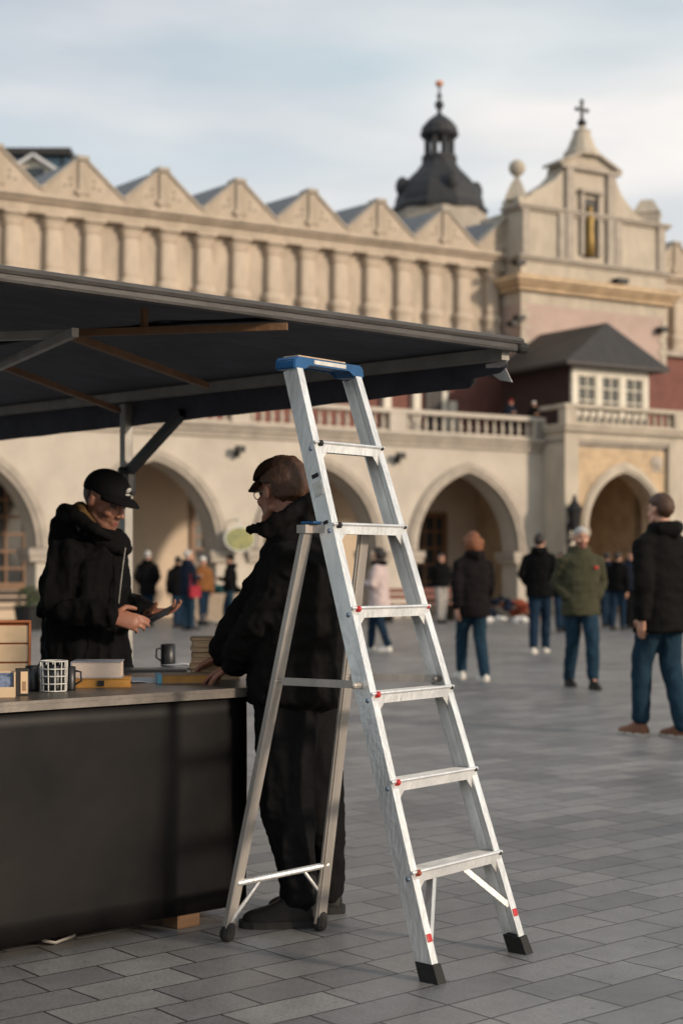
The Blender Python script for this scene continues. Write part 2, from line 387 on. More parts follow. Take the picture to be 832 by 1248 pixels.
# balustrade of the terrace
def baluster_mesh(h):
    bm = NB(); lathe(bm, (0, 0, 0), [(.055, 0), (.055, .03), (.035, .05), (.06, h*.3), (.065, h*.38), (.035, h*.72), (.03, h*.8), (.055, h-.03), (.055, h)], 10); return bm
bal = NB(); spots = []
ped = [1.75 + 4.83*k for k in range(-4, 2)] + [6.52]
ped = sorted(set(p for p in ped if p < 6.6))
for p in ped: box(bal, p-.27 if p < 6 else p-.1, p+.27, -.12, .2, 5.101, 5.72)
for a, b_ in zip(ped, ped[1:]):
    a2, b2 = a+.27, b_-(.27 if b_ < 6 else .1)
    box(bal, a2, b2, -.06, .14, 5.101, 5.17)
    n_ = 15
    for i in range(n_): spots.append((a2 + (b2-a2)*(i+.5)/n_, .04, 5.17))
box(bal, -17.6, 6.79, -.14, .2, 5.6205, 5.74)
bo = put('balustrade', bal, M_stone2, hall)
b0 = None; hb = .45
spots = [s for s in spots if s[0] > -13.3]
for s in spots[:]:
    if b0 is None: b0 = put('baluster', baluster_mesh(hb), M_stone2, bo, smooth=True); b0.location = s
    else: copy_part(b0, bo, s)
bal = NB(); box(bal, 6.75, 7.1, -1.16, -.82, 5.501, 6.06); box(bal, 10.9, 11.25, -1.16, -.82, 5.501, 6.06)
box(bal, 7.1, 10.9, -1.1, -.88, 5.501, 5.56); box(bal, 6.7, 11.95, -1.18, -.8, 5.961, 6.07); box(bal, 6.76, 6.98, -.8, .1, 5.961, 6.07); box(bal, 11.25, 11.9, -1.14, -.84, 5.501, 5.96)
bo2 = put('balustrade', bal, M_tow, hall); b1 = None
for i in range(14):
    s = (7.1 + 3.8*(i+.5)/14, -.99, 5.56)
    if b1 is None: b1 = put('baluster', baluster_mesh(.4), M_tow, bo2, smooth=True); b1.location = s
    else: copy_part(b1, bo2, s)
# upper storey
bm = NB(); box(bm, -17.6, 27, 4.3, 4.9, 5.0, 8.7); put('red_wall', bm, M_maroon, hall)
bm = NB(); box(bm, -17.6, 27, 4.42, 4.9, 8.7, 11.0); put('upper_wall', bm, M_stone, hall)
bm = NB(); box(bm, -17.6, 27, 4.1, 4.418, 8.66, 8.84); put('string_course', bm, M_trim, hall)
bm = NB(); box(bm, -17.6, 27, 4.14, 4.9, 10.92, 11.2); box(bm, -17.6, 27, 4.02, 4.9, 11.202, 11.3); box(bm, -17.6, 27, 3.9, 4.9, 11.302, 11.4)
put('entablature', bm, M_stone, hall)
def loft_p(bm, c, prof, n): loft(bm, [(c[0], c[1], c[2]+z, r_*1.12, r_*.8, 0) for r_, z in prof], 20, 4.5)
bm = NB(); box(bm, -.14, .14, 4.14, 4.42, 10.78, 10.919); box(bm, -.31, .31, 4.05, 4.42, 10.84, 10.92)
loft_p(bm, (0, 4.36, 8.85), [(.28, 0), (.28, .1), (.24, .14), (.25, .3), (.3, .42), (.27, .56), (.2, .62), (.225, .7), (.21, 1.5), (.2, 1.68), (.26, 1.76), (.22, 1.8), (.3, 1.95)], 4)
bmesh.ops.rotate(bm, cent=(0, 4.3, 0), matrix=Matrix.Rotation(R(45), 3, 'Z'), verts=bm.verts[16:]) if 0 else None
col0 = put('column', bm, M_stone, hall); col0.location = (2.5 - 1.13*17, 0, 0)
for k in range(-16, 22):
    x = 2.5 + 1.13*k
    if -17 < x < 8.2 or 15.2 < x < 26: copy_part(col0, hall, (x, 0, 0))
# gables
def gable(bm):
    h = 1.04; n = 8; pts = []
    for i in range(n+1):
        f = i/n; pts.append((-1.2 + 1.06*f, 11.55 + (h-.12)*(f**1.12)))
    out_ = [(-1.2, 11.4)] + pts + [(-.14, 11.4+1.1), (.14, 11.4+1.1)] + [(-x, z) for x, z in pts[::-1]] + [(1.2, 11.4)]
    prism(bm, out_, 4.1, 4.5)
bm = NB(); gable(bm); g0 = put('gable', bm, M_stone, hall)
bm = NB()
for s in (-1, 1):
    beam(bm, (s*1.18, 4.27, 11.59), (s*.1, 4.27, 12.53), .07, .44, (0, 1, 0))
beam(bm, (0, 4.0, 12.54), (0, 4.56, 12.54), .34, .12)
put('coping', bm, M_trim, g0)
bm = NB(); box(bm, -.12, .12, 4.03, 4.099, 11.402, 12.44); box(bm, -.2, .2, 4.0, 4.099, 11.55, 11.66); put('pilaster_strip', bm, M_stone, g0)
bm = NB()
for s in (-1, 1):
    for k, (x, z) in enumerate(((.34, 11.78), (.5, 11.74), (.34, 11.95))):
        bm = NB(); ell(bm, (s*x, 4.11, z), (.035, .02, .045), None, 8); put('vent_hole', bm, M_dark, g0)
bm = NB(); v = [bm.verts.new(q) for q in ((-1.2, 4.5, 11.5), (0, 4.5, 12.6), (1.2, 4.5, 11.5), (1.2, 15, 11.5), (0, 15, 13.3), (-1.2, 15, 11.5))]
bm.faces.new((v[0], v[1], v[4], v[5])); bm.faces.new((v[1], v[2], v[3], v[4])); bm.faces.new((v[3], v[5], v[4])); bm.faces.new((v[0], v[5], v[3], v[2])); bm.faces.new((v[0], v[2], v[1]))
rf0 = put('roof', bm, M_slate, g0)
gx = [1.42 - 2.4*7 + 2.4*k for k in range(18)]
g0.location = (gx[0], 0, 0)
for x in gx[1:]:
    if x < 9.0 or x > 15.6: copy_part(g0, hall, (x, 0, 0))
bm = NB(); box(bm, -17.6, 27, 4.9, 15, 0, 11.45); put('rear_block', bm, M_stone, hall)
bm = NB(); box(bm, lw(531, 4.3)-.45, lw(531, 4.3)+.45, 4.2, 4.31, 5.06, 7.0); put('door', bm, M_dark, hall)
bm = NB()
for px, z1 in ((548, 6.6), (468, 7.6), (504, 7.6)):
    x = lw(px, 4.3); box(bm, x-.13, x+.13, 4.1, 4.298, 5.06, z1)
box(bm, lw(541,4.3)-.16, lw(541,4.3)+.02, 4.15, 4.198, 5.06, 6.9)
put('door_surround', bm, M_wframe, hall)
# gabled front (projects from the hall)
TC, TY = 11.4, 3.3
bm = NB(); box(bm, TC-2.85, TC+3.2, TY, 5.5, 5.0, 7.9); put('front_base_wall', bm, M_maroon, hall)
bm = NB(); box(bm, TC-2.85, TC+3.2, TY, 5.5, 7.9, 9.75); put('front_pink_wall', bm, M_pink, hall)
bm = NB(); box(bm, TC-2.85, TC+3.2, TY, 5.5, 9.75, 12.75)
outl = [(TC-2.85, 12.75), (TC-2.85, 13.0), (TC-2.5, 13.15), (TC-2.3, 13.35), (TC-1.9, 13.55), (TC-1.5, 13.8), (TC-1.2, 14.1), (TC-1.15, 14.4), (TC-.1, 14.92), (TC+1.0, 14.4),
        (TC+1.1, 14.0), (TC+1.3, 13.65), (TC+1.6, 13.35), (TC+2.0, 13.05), (TC+2.35, 12.85), (TC+2.35, 12.75)]
prism(bm, outl, TY, TY+.8)
box(bm, TC-2.95, TC-2.05, TY-.03, TY+.85, 12.8, 13.1)
lathe(bm, (TC-2.7, TY+.4, 13.05), [(.5, 0), (.42, .2), (.3, .42), (.2, .6), (.12, .66), (.1, .8)], 4)
lathe(bm, (TC+2.75, TY+.4, 12.75), [(.6, 0), (.6, .45), (.66, .5), (.55, .62), (.3, .95), (.1, 1.0)], 4)
lathe(bm, (TC-.1, TY+.35, 14.75), [(.62, 0), (.6, .15), (.48, .3), (.36, .6), (.28, .8), (.3, .88), (.12, .98), (.08, 1.1)], 12)
put('front_wall', bm, M_tow, hall)
bm = NB()
def band(z0, z1, p, x0=TC-2.85, x1=TC+3.2): box(bm, x0-p, x1+p, TY-p, TY+.9, z0, z1)
band(12.72, 12.8, .1); band(12.802, 12.88, .16); band(11.12, 11.2, .08); band(11.202, 11.28, .15)
for x in (-2.7, -1.25, 1.1, 2.95): box(bm, TC+x-.13, TC+x+.13, TY-.09, TY, 11.28, 12.72)
for x in (-.95, .75): box(bm, TC+x-.14, TC+x+.14, TY-.13, TY, 11.28, 14.3)
for s in (-1, 1): beam(bm, (TC-.1+s*1.3, TY+.3, 14.36), (TC-.1, TY+.3, 14.97), .1, .9, (0, 1, 0))
box(bm, TC-1.3, TC+1.15, TY-.16, TY, 14.22, 14.34); box(bm, TC-.55, TC+.4, TY-.2, TY, 13.5, 13.62); 
box(bm, TC-.5, TC-.36, TY-.12, TY, 11.5, 13.5); box(bm, TC+.22, TC+.36, TY-.12, TY, 11.5, 13.5)
put('front_moulding', bm, M_trim, hall)
bm = NB(); band(10.15, 10.3, .18); band(10.302, 10.42, .3); band(10.422, 10.6, .42); put('front_cornice', bm, M_ochre, hall)
bm = NB(); ell(bm, (TC-2.7, TY+.4, 14.1), (.27, .27, .27)); put('stone_ball', bm, M_tow, hall, smooth=True)
bm = NB(); box(bm, TC-.36, TC+.22, TY-.02, TY+.02, 11.45, 13.35); put('niche', bm, M_dark, hall)
bm = NB(); lathe(bm, (TC-.12, TY-.08, 11.5), [(.16, 0), (.15, .5), (.12, .9), (.15, 1.2), (.07, 1.35), (.09, 1.5), (.04, 1.62)], 10); put('gilded_statue', bm, M_gold, hall, smooth=True)
bm = NB(); x = TC-.1; y = TY+.35
box(bm, x-.04, x+.04, y-.04, y+.04, 15.8, 16.62); box(bm, x-.22, x+.22, y-.035, y+.035, 16.3, 16.38)
ell(bm, (x, y, 15.9), (.16, .14, .14)); ell(bm, (x-.22, y, 16.34), (.07,)*3); ell(bm, (x+.22, y, 16.34), (.07,)*3); ell(bm, (x, y, 16.62), (.07,)*3)
put('cross_finial', bm, M_iron, hall)
bm = NB()
for i in range(9):
    wq = .34 if i % 2 else .22; box(bm, TC-2.87, TC-2.87+wq, TY-.03, TY+.1, 7.9 + i*.2, 8.08 + i*.2); box(bm, TC+3.22-wq, TC+3.22, TY-.03, TY+.1, 7.9 + i*.2, 8.08 + i*.2)
put('quoins', bm, M_tow, hall)
for dx, z, s_ in ((-3.05, 10.95, .12), (1.1, 10.75, .16), (-3.05, 9.2, .1), (2.9, 9.3, .1), (-3.3, 9.0, .09)):
    bm = NB(); box(bm, TC+dx-s_*1.4, TC+dx+s_*1.4, TY-.32, TY-.01, z-.06, z+.1); put('floodlight', bm, M_iron, hall)
# wooden stair house on the portico terrace
bx0, bx1, by0, by1 = 7.75, 10.7, -.1, 3.25
bm = NB(); box(bm, bx0, bx1, by0, by1, 5.08, 7.45); put('stairhouse_wall', bm, M_dwood, hall)
bm = NB(); o_ = .5; zz = 7.4
v = [bm.verts.new(q) for q in ((bx0-o_, by0-o_, zz), (bx1+o_, by0-o_, zz), (bx1+o_, by1+.02, zz), (bx0-o_, by1+.02, zz), (9.55, .35, 8.8), (9.3, by1+.02, 8.8))]
v2 = [bm.verts.new(q.co - Vector((0, 0, .1))) for q in v[:4]]
for f in ((0, 1, 4), (1, 2, 5, 4), (2, 3, 5), (3, 0, 4, 5)): bm.faces.new([v[i] for i in f])
for i in range(4): bm.faces.new((v2[i], v2[(i+1)%4], v[(i+1)%4], v[i]))
bm.faces.new(v2[::-1]); put('stairhouse_roof', bm, M_dark, hall)
bm = NB(); box(bm, bx0+.02, bx1-.02, by0-.12, by0-.003, 5.08, 5.9); box(bm, bx0+.02, bx1-.02, by0-.12, by0-.003, 7.12, 7.28)
for i in range(4): x = bx0+.1+(bx1-bx0-.2)*i/3; box(bm, x-.1, x+.1, by0-.12, by0-.003, 5.9, 7.12)
put('window_surround', bm, M_wframe, hall)
for i in range(3):
    cx = bx0+.1+(bx1-bx0-.2)*(i+.5)/3; window(cx, .7, 5.95, 7.08, by0-.02, 2, 3, M_wframe, .05)
# pent roof end piece
for px, py, Y in ((289, 548, 0), (484, 556, 0)):
    x = lw(px, -.1); Yc = 42 + .512*x - .859*.1; z = HC + (HZ-py)/F*Yc
    lp = thing('wall_floodlight', 'small dark floodlight on the arcade wall above the pier, %s' % ('seen left of the capped customer' if px < 400 else 'seen right of the ladder'), 'floodlight',
               Vector((0, 42, 0)) + Vector((.859*x - .512*-.12, .512*x + .859*-.12, z)), HA)
    bm = NB(); box(bm, -.12, .12, -.24, -.06, -.08, .09, None, .03); put('housing', bm, M_iron, lp)
    bm = NB(); box(bm, -.04, .04, -.08, .1, -.2, .0); put('bracket', bm, M_iron, lp)

def hp(x, y, z): return Vector((.859*x - .512*y, 42 + .512*x + .859*y, z))
# lantern on the portico pier
lm = thing('wall_lantern', 'black iron lantern on a bracket at the portico corner pier', 'lantern', hp(6.9, -1.35, 2.55), HA)
bm = NB(); lathe(bm, (0, 0, 0), [(.06, -.15), (.14, -.05), (.2, .45), (.24, .47), (.2, .55), (.08, .72), (.03, .9)], 8); put('lantern_body', bm, M_iron, lm)
bm = NB(); tube(bm, [(0, .3, -.5), (0, .1, -.4), (0, 0, -.15)], .035); box(bm, -.05, .05, .22, .3, -.8, .1); put('bracket', bm, M_iron, lm)
# oval hanging sign
sg = thing('hanging_sign', 'oval green and yellow sign hanging on an iron bracket from the arcade pier', 'sign', hp(lw(292, -.5), -.5, 0) + Vector((0, 0, 2.1)), HA)
bm = NB(); lathe(bm, (0, 0, 0), [(.36, -.03), (.36, .03)], 28); bmesh.ops.transform(bm, matrix=Matrix.Diagonal((1.15, .82, 1, 1)), verts=bm.verts); bmesh.ops.transform(bm, matrix=Matrix.Rotation(R(90), 4, 'X'), verts=bm.verts)
put('sign_board', bm, mat('sign_green', (.06, .1, .045), .5, 0, .1, 5, col2=(.3, .27, .06)), sg)
bm = NB(); pts = [(.43*math.cos(a*math.pi/12), 0, .31*math.sin(a*math.pi/12)) for a in range(25)]; tube(bm, pts, .03, 6, up=(0, 1, 0)); tube(bm, [(0, 0, .3), (0, 0, .5), (0, .45, .5)], .02, 6); put('rim', bm, M_label, sg)

# ------------------------------------------------------------------ things behind the hall
ch = thing('church_tower', 'dark domed church tower with open lantern and gilded spire behind the hall roofs', 'tower', P(535, 700, 75).xy.to_3d())
def cz(py): return HC + (HZ-py)/F*75
bm = NB(); lathe(bm, (0, 0, 0), [(2.3, 0), (2.3, cz(262))], 8); put('wall', bm, M_trim, ch)
bm = NB(); lathe(bm, (0, 0, 0), [(2.3, cz(262)), (2.35, cz(256)), (2.15, cz(251)), (2.1, cz(243)), (1.88, cz(230)), (1.5, cz(218)), (1.08, cz(208)), (.85, cz(200)), (.8, cz(193))], 10)
for a in range(0, 360, 90):
    ca, sa = math.cos(R(a+15)), math.sin(R(a+15)); ell(bm, (1.85*ca, 1.85*sa, cz(231)), (.34, .34, .5))
put('dome', bm, M_copper, ch)
ln = NB(); lathe(ln, (0, 0, 0), [(.85, cz(196)), (.85, cz(191))], 12); 
for a in range(8): ca, sa = math.cos(R(a*45+22)), math.sin(R(a*45+22)); box(ln, .62*ca-.13, .62*ca+.13, .62*sa-.13, .62*sa+.13, cz(192), cz(166))
lathe(ln, (0, 0, 0), [(.85, cz(168)), (.95, cz(164)), (.88, cz(161)), (.86, cz(156)), (.6, cz(148)), (.3, cz(142)), (.12, cz(139)), (.06, cz(130))], 16)
put('lantern', ln, M_copper, ch)
bm = NB(); ell(bm, (0, 0, cz(128)), (.22, .22, .25)); tube(bm, [(0, 0, cz(130)), (0, 0, cz(104))], .05); ell(bm, (0, 0, cz(117)), (.13,)*3); put('spire', bm, M_copper, ch)
bm = NB(); ell(bm, (0, 0, cz(102)), (.2, .2, .16)); put('gilded_ball', bm, mat('gilded_copper', (.7, .3, .15), .4, .5), ch)

gb = thing('glass_rooftop_building', 'modern building with flat dark roof and blue glazing behind the hall at left', 'building', P(40, 700, 70).xy.to_3d())
def bz(py): return HC + (HZ-py)/F*70
bm = NB(); box(bm, -6, 1.6, 0, 8, 0, bz(190)); put('wall', bm, mat('blue_glazing', (.05, .09, .13), .2, 0, .3, 2), gb)
bm = NB(); box(bm, -6.2, 1.75, -.3, 8.2, bz(190), bz(182)); put('roof', bm, M_dark, gb)
bm = NB()
for i in range(9): box(bm, -5.5 + i*.85, -5.42 + i*.85, -.06, -.003, 0, bz(190))
put('mullion', bm, M_iron, gb)
db = thing('dormer_house', 'white gabled dormer of a house peeking over the hall gables at left', 'house', P(42, 700, 64).xy.to_3d())
def dz(py): return HC + (HZ-py)/F*64
bm = NB(); prism(bm, [(-1.0, 0), (1.0, 0), (1.0, dz(212)), (0, dz(194)), (-1.0, dz(212))], 0, 3); put('wall', bm, M_wframe, db)
bm = NB()
for s in (-1, 1): beam(bm, (s*1.25, 1.4, dz(214)), (0, 1.4, dz(190)), .14, 3.4, (0, 1, 0))
put('roof', bm, mat('pale_trim', (.6, .6, .6), .5), db)
bm = NB(); box(bm, -.4, .4, -.05, -.003, dz(222), dz(205)); box(bm, -.03, .03, -.08, -.051, dz(222), dz(205)); put('window', bm, M_glass, db)

# ------------------------------------------------------------------ people
def headM(c, yaw, pitch=0, roll=0, s=1.0):
    """head frame: yaw is the compass direction of the face (0 = +Y), pitch > 0 looks down"""
    return Matrix.Translation(Vector(c)) @ Matrix.Rotation(yaw, 4, 'Z') @ Matrix.Rotation(-pitch, 4, 'X') @ Matrix.Rotation(roll, 4, 'Y') @ Matrix.Diagonal((s, s, s, 1))
def add_head(bm, M, detail=True):
    start = len(bm.verts)
    ell(bm, (0, -.012, .03), (.074, .094, .09), M, 20); ell(bm, (0, .028, -.035), (.06, .062, .08), M, 16)
    def t(pts, r, **k): tube(bm, [M @ Vector(p) for p in pts], [a*M.to_scale()[0] for a in r], 10, **k)
    t([(-.052, .0, -.055), (-.03, .055, -.09), (0, .072, -.098), (.03, .055, -.09), (.052, .0, -.055)], [.02, .022, .026, .022, .02], up=(0, 0, 1))
    t([(0, .085, .015), (0, .096, -.005), (0, .107, -.028)], [.008, .0095, .0115]); ell(bm, (-.013, .096, -.032), (.009, .011, .008), M, 8); ell(bm, (.013, .096, -.032), (.009, .011, .008), M, 8)
    t([(-.05, .064, .03), (-.025, .084, .034), (0, .086, .03), (.025, .084, .034), (.05, .064, .03)], [.01, .012, .012, .012, .01])
    for s in (-1, 1):
        ell(bm, (s*.04, .058, -.026), (.024, .026, .024), M, 10); ell(bm, (s*.031, .073, .006), (.015, .013, .012), M, 10)
        ell(bm, (s*.084, -.012, -.002), (.008, .016, .028), M, 10); ell(bm, (s*.078, -.0, -.004), (.01, .012, .024), M, 10)
    t([(-.022, .08, -.062), (0, .089, -.059), (.022, .08, -.062)], [.006, .008, .006]); t([(-.018, .08, -.073), (0, .087, -.074), (.018, .08, -.073)], [.006, .008, .006])
def hand(bm, wrist, d, palm, side, curl=(.5, .55, .6, .65), spread=.12, thumb=.5, s=1.0):
    """d: wrist->knuckles, palm: the way the palm faces, side: +1 if the thumb is on the side d x palm"""
    W = Vector(wrist); d = Vector(d).normalized(); pn = Vector(palm); pn = (pn - d*pn.dot(d)).normalized(); sx = d.cross(pn)*side
    def at(a, b_, c): return W + (d*a + sx*b_ + pn*c)*s
    tube(bm, [at(-.03, 0, 0), at(.02, .002, 0), at(.055, .002, 0), at(.082, 0, 0)], [.027*s, .034*s, .039*s, .036*s], 12, flat=.42, up=pn)
    Ls = ((.043, .026, .02), (.048, .03, .021), (.044, .028, .02), (.034, .021, .018))
    for i in range(4):
        b0 = at(.085 - (.0, -.004, .0, .010)[i], .029 - .0193*i, 0); a = (.10 - .07*i)*spread*8*.12; dirx = (d + sx*(a*.9)).normalized(); ang = 0; p = b0; pts = [at(.06, .027-.018*i, 0), b0]
        for k in range(3):
            ang += curl[i]*(.75, 1.1, .8)[k]
            v = dirx*math.cos(ang) + pn*math.sin(ang); p = p + v*Ls[i][k]*s; pts.append(p)
        tube(bm, pts, [.0085*s, .0092*s, .0085*s, .0078*s, .0066*s], 8)
    v1 = (d*.55 + sx*.8 + pn*thumb*.6).normalized(); v2 = (d*.85 + sx*.25 + pn*thumb).normalized(); p0 = at(.02, .026, .006); p1 = p0 + v1*.045*s; p2 = p1 + v2*.032*s; p3 = p2 + (v2 + pn*.3).normalized()*.025*s
    tube(bm, [p0, p1, p2, p3], [.015*s, .0118*s, .0105*s, .0085*s], 8)
def skin_slots(me, M, beard, mats):
    Mi = M.inverted()
    for m in mats: me.materials.append(m)
    for p in me.polygons:
        q = Mi @ p.center
        if abs(q.x) < .1 and -.12 < q.y < .14 and -.14 < q.z < .14:
            if q.y > .07 and -.079 < q.z < -.058 and abs(q.x) < .019: p.material_index = 2
            elif beard and q.z < -.035 - .25*max(0, .05-abs(q.x))*(1 if q.z > -.055 else 0) and q.y > -.005 and not (q.z > -.05 and abs(q.x) < .03 and q.y > .095): p.material_index = 1
            elif q.y > .06 and abs(q.z-.007) < .007 and .018 < abs(q.x) < .044: p.material_index = 3
            elif q.y > .055 and abs(q.z-.037) < .005 and .012 < abs(q.x) < .05: p.material_index = 3
def hair_bm(M, length=0.0, thick=.012, low=-.06, side=.0, seed=0, n=28):
    """hair shell: stands off the skull where hair grows, sinks under the skin elsewhere"""
    bm = NB(); bmesh.ops.create_uvsphere(bm, u_segments=n*2, v_segments=n, radius=1)
    for v in bm.verts:
        c = v.co.copy(); q = Vector((c.x*.076, c.y*.096-.012, c.z*.092+.03))
        hairline = (.055 if q.y > .03 else .055 - (0.03-q.y)*(1.15)) if True else 0
        hairline = max(hairline, low - length)
        k = noise.noise(c*4 + Vector((seed, 0, 0)))*.35 + noise.noise(c*13)*.2
        if abs(c.x) > .55 and abs(q.y+.012) < .02 and q.z < .03: q = q*.9
        elif q.z > hairline: q = q + c*(thick*(1+k)*(1-.45*abs(c.x))*(1 if q.z > -.02 else .55))
        else: q = Vector((q.x*.82, q.y*.82-.01, q.z*.82+.0))
        if length and c.z < .2 and c.y < .35:
            q.z -= length*(.2-c.z)*.8; q.x *= 1.08
            q = q + Vector((c.x, c.y, 0))*(thick*(1+k))
        v.co = M @ q
    return bm
def shoe_bm(heel, toe_dir, L_=.28, w_=.05, h=.115):
    bm = NB(); d = Vector(toe_dir).normalized(); s = Vector((-d.y, d.x, 0))
    hz = Vector(heel)
    prof = [(0, .033, .075), (.04, .038, h), (.1, .04, h), (.14, .042, h*.8), (.19, .05, h*.58), (.24, .046, h*.5), (.275, .03, h*.38), (.285, .012, h*.25)]
    rings = []
    for a, ww, hh in prof:
        a = a*L_/.285; ring = []
        for (u, z) in ((-1, 0.004), (-1.05, .02), (-.95, .5), (-.5, .96), (0, 1), (.5, .96), (.95, .5), (1.05, .02), (1, 0.004)):
            ring.append(bm.verts.new(hz + d*a + s*ww*u*w_/.05 + Vector((0, 0, .012 + z*(hh-.012) if z > .01 else .0))))
        rings.append(ring)
    for a, b_ in zip(rings, rings[1:]):
        k = len(a)
        for j in range(k): bm.faces.new((a[j], a[(j+1)%k], b_[(j+1)%k], b_[j]))
    bm.faces.new(rings[0]); bm.faces.new(rings[-1][::-1])
    return bm
def sole_bm(heel, toe_dir, L_=.29, w_=.05, t=.022):
    bm = NB(); d = Vector(toe_dir).normalized(); s = Vector((-d.y, d.x, 0)); hz = Vector(heel)
    half = [(-.008, .022), (.0, .034), (.05, .042), (.1, .041), (.19, .052), (.24, .049), (.275, .034), (.292, .012)]
    pts = [(a*L_/.29, w*w_/.05) for a, w in half]; pts = pts + [(a, -w) for a, w in pts[::-1]]
    slab(bm, [((hz+d*a+s*w).x, (hz+d*a+s*w).y) for a, w in pts], hz.z+.001, hz.z+t); return bm

def walker(label, px, fy, H, yaw, top, bottom, shoe, hairm, group=None, stride=.25, coat=.52, z0=0, Y=None, arms='down', hat=None, skin=None, flip=1, long_hair=0, vox=.016, bag=None, hood=True, beard=False, bulk=1.0, scarf=None, emblem=False, pitch=0):
    Y = Y or gY(fy); loc = Vector(((px-416)/F*Y, Y, z0)); s = H/1.78
    root = thing('person', label, 'person', loc, 0, group)
    Rz = Matrix.Rotation(yaw, 4, 'Z')
    def T(x, y, z): return Rz @ Vector((x*s, y*s, z*s))
    st = stride*flip
    hip = {1: T(.08, 0, .92), -1: T(-.08, 0, .92)}
    ft = {1: T(.065, st/2, .09), -1: T(-.065, -st/2, .09 if stride < .3 else .13)}
    kn = {k: (hip[k]*.5 + ft[k]*.5) + T(0, .035 + abs(st)*.08, .02) for k in (1, -1)}
    sh = {1: T(.18*bulk, 0, 1.405), -1: T(-.18*bulk, 0, 1.405)}
    if arms == 'pocket':
        el = {k: T(k*.265, -.07, 1.16) for k in (1, -1)}; wr = {k: T(k*.165, .07, 1.0) for k in (1, -1)}
    elif arms == 'front':
        el = {k: T(k*.25, .02, 1.14) for k in (1, -1)}; wr = {k: T(k*.09, .26, 1.18) for k in (1, -1)}
    else:
        el = {k: T(k*.245, -.02 - k*st*.12, 1.14) for k in (1, -1)}; wr = {k: T(k*.235, .06 - k*st*.3, .88) for k in (1, -1)}
    hc = T(0, .02, 1.65); HM = headM(hc, yaw, pitch, 0, s)
    sk = skin or M_skin
    # body: one continuous figure
    bm = NB(); add_head(bm, HM)
    tube(bm, [T(0, -.02, 1.38), T(0, -.005, 1.58)], [.06*s, .052*s], 12)
    tube(bm, [T(0, 0, .95), T(0, .0, 1.15), T(0, 0, 1.33), T(0, -.01, 1.4)], [.14*s, .13*s, .15*s, .1*s], 14, flat=.65, up=T(0, 1, 0))
    for k in (1, -1):
        tube(bm, [hip[k], kn[k], ft[k]], [.08*s, .05*s, .035*s], 10); tube(bm, [ft[k], ft[k] + T(0, .07, -.05)], [.035*s, .022*s], 8)
        if arms == 'pocket': wr2 = T(k*.1, .02, 1.03)
        else: wr2 = wr[k]
        tube(bm, [T(0, 0, 1.4), sh[k], el[k], wr2], [.06*s, .05*s, .04*s, .028*s], 10)
        hand(bm, wr2, (wr[k]-el[k]) if arms != 'pocket' else T(-k*.02, 0, -1), T(-k, .3, 0), k, (.35, .4, .45, .5), s=s*(1 if arms != 'pocket' else .8))
    body = fuse(bm, .008*s, 2); skin_slots(body, HM, beard, [sk, M_beard, M_lip, M_eye])
    o = put('body', body, [], root, smooth=True)
    # trousers
    bm = NB()
    for k in (1, -1): tube(bm, [hip[k] + T(0, 0, .02), kn[k], ft[k] + T(0, .0, .0)], [.108*s, .08*s, .066*s], 14, caps=True)
    tube(bm, [T(0, 0, .9), T(0, 0, 1.02)], [.15*s, .16*s], 16, flat=.72, up=T(0, 1, 0))
    me = crumple(fuse(bm, vox, 3), .012, 9, (1, 1, .7), seed=px % 17); put('trousers', me, bottom, root, smooth=True)
    for k in (1, -1):
        hl = Vector((ft[k].x, ft[k].y, 0)) - T(0, .06, 0); tilt = .0 if k == flip else (.035 if stride > .3 else 0)
        hl.z = tilt*0
        so = put('shoe', shoe_bm(hl + Vector((0, 0, .004)), T(0, 1, 0), .28*s), shoe, root, smooth=True)
        put('sole', sole_bm(hl, T(0, 1, 0), .29*s), M_sole if shoe is not M_shk else M_rub, so)
    # coat
    z_h = coat*1.78
    bm = NB(); b = bulk; r0 = yaw
    secs = []
    for z, rx, ry in ((z_h, .208, .185), (z_h+.12, .205, .172), (1.05, .19, .155), (1.22, .2, .16), (1.36, .2, .15), (1.43, .165, .12), (1.5, .11, .095), (1.57, .085, .08)):
        if z < z_h: continue
        c = T(0, 0, z); secs.append((c.x, c.y, c.z, rx*s*b, ry*s*b, r0))
    loft(bm, sorted(secs, key=lambda q: q[2]), 20, 2.3)
    for k in (1, -1): tube(bm, [T(k*.1, 0, 1.43), sh[k], el[k], wr[k] + (el[k]-wr[k])*.08], [.08*s*b, .08*s*b, .07*s*b, .056*s*b], 14)
    if hood: tube(bm, [T(.085, .03, 1.52), T(.085, -.07, 1.53), T(0, -.115, 1.51), T(-.085, -.07, 1.53), T(-.085, .03, 1.52)], [.035*s, .052*s, .065*s, .052*s, .035*s], 10)
    else: tube(bm, [T(.075, .06, 1.5), T(.085, -.04, 1.53), T(0, -.09, 1.54), T(-.085, -.04, 1.53), T(-.075, .06, 1.5)], .03*s, 8)
    me = crumple(fuse(bm, vox, 3), .014, 7, (1, 1, 1.6), seed=px % 13); jk = put('coat', me, top, root, smooth=True)
    if emblem:
        bm = NB(); c = T(-.13, .16, 1.33); ell(bm, (0, 0, 0), (.028, .012, .018)); bmesh.ops.transform(bm, matrix=Matrix.Translation(c) @ Rz, verts=bm.verts); put('chest_badge', bm, M_red, jk)
    if scarf:
        bm = NB(); pts = [T(.1*math.cos(a), .1*math.sin(a)+.0, 1.52) for a in [i*math.pi/6 for i in range(13)]]; tube(bm, pts, .05*s, 8); put('scarf', fuse(bm, .014, 2), scarf, root, smooth=True)
    if hat:
        bm = NB(); HM2 = HM
        bmesh.ops.create_uvsphere(bm, u_segments=20, v_segments=12, radius=1)
        for v in bm.verts:
            c = v.co.copy(); q = Vector((c.x*.09, c.y*.108-.012, max(c.z, -.1)*.105+.04)); v.co = HM @ q
        put('hat', bm, hat, root, smooth=True)
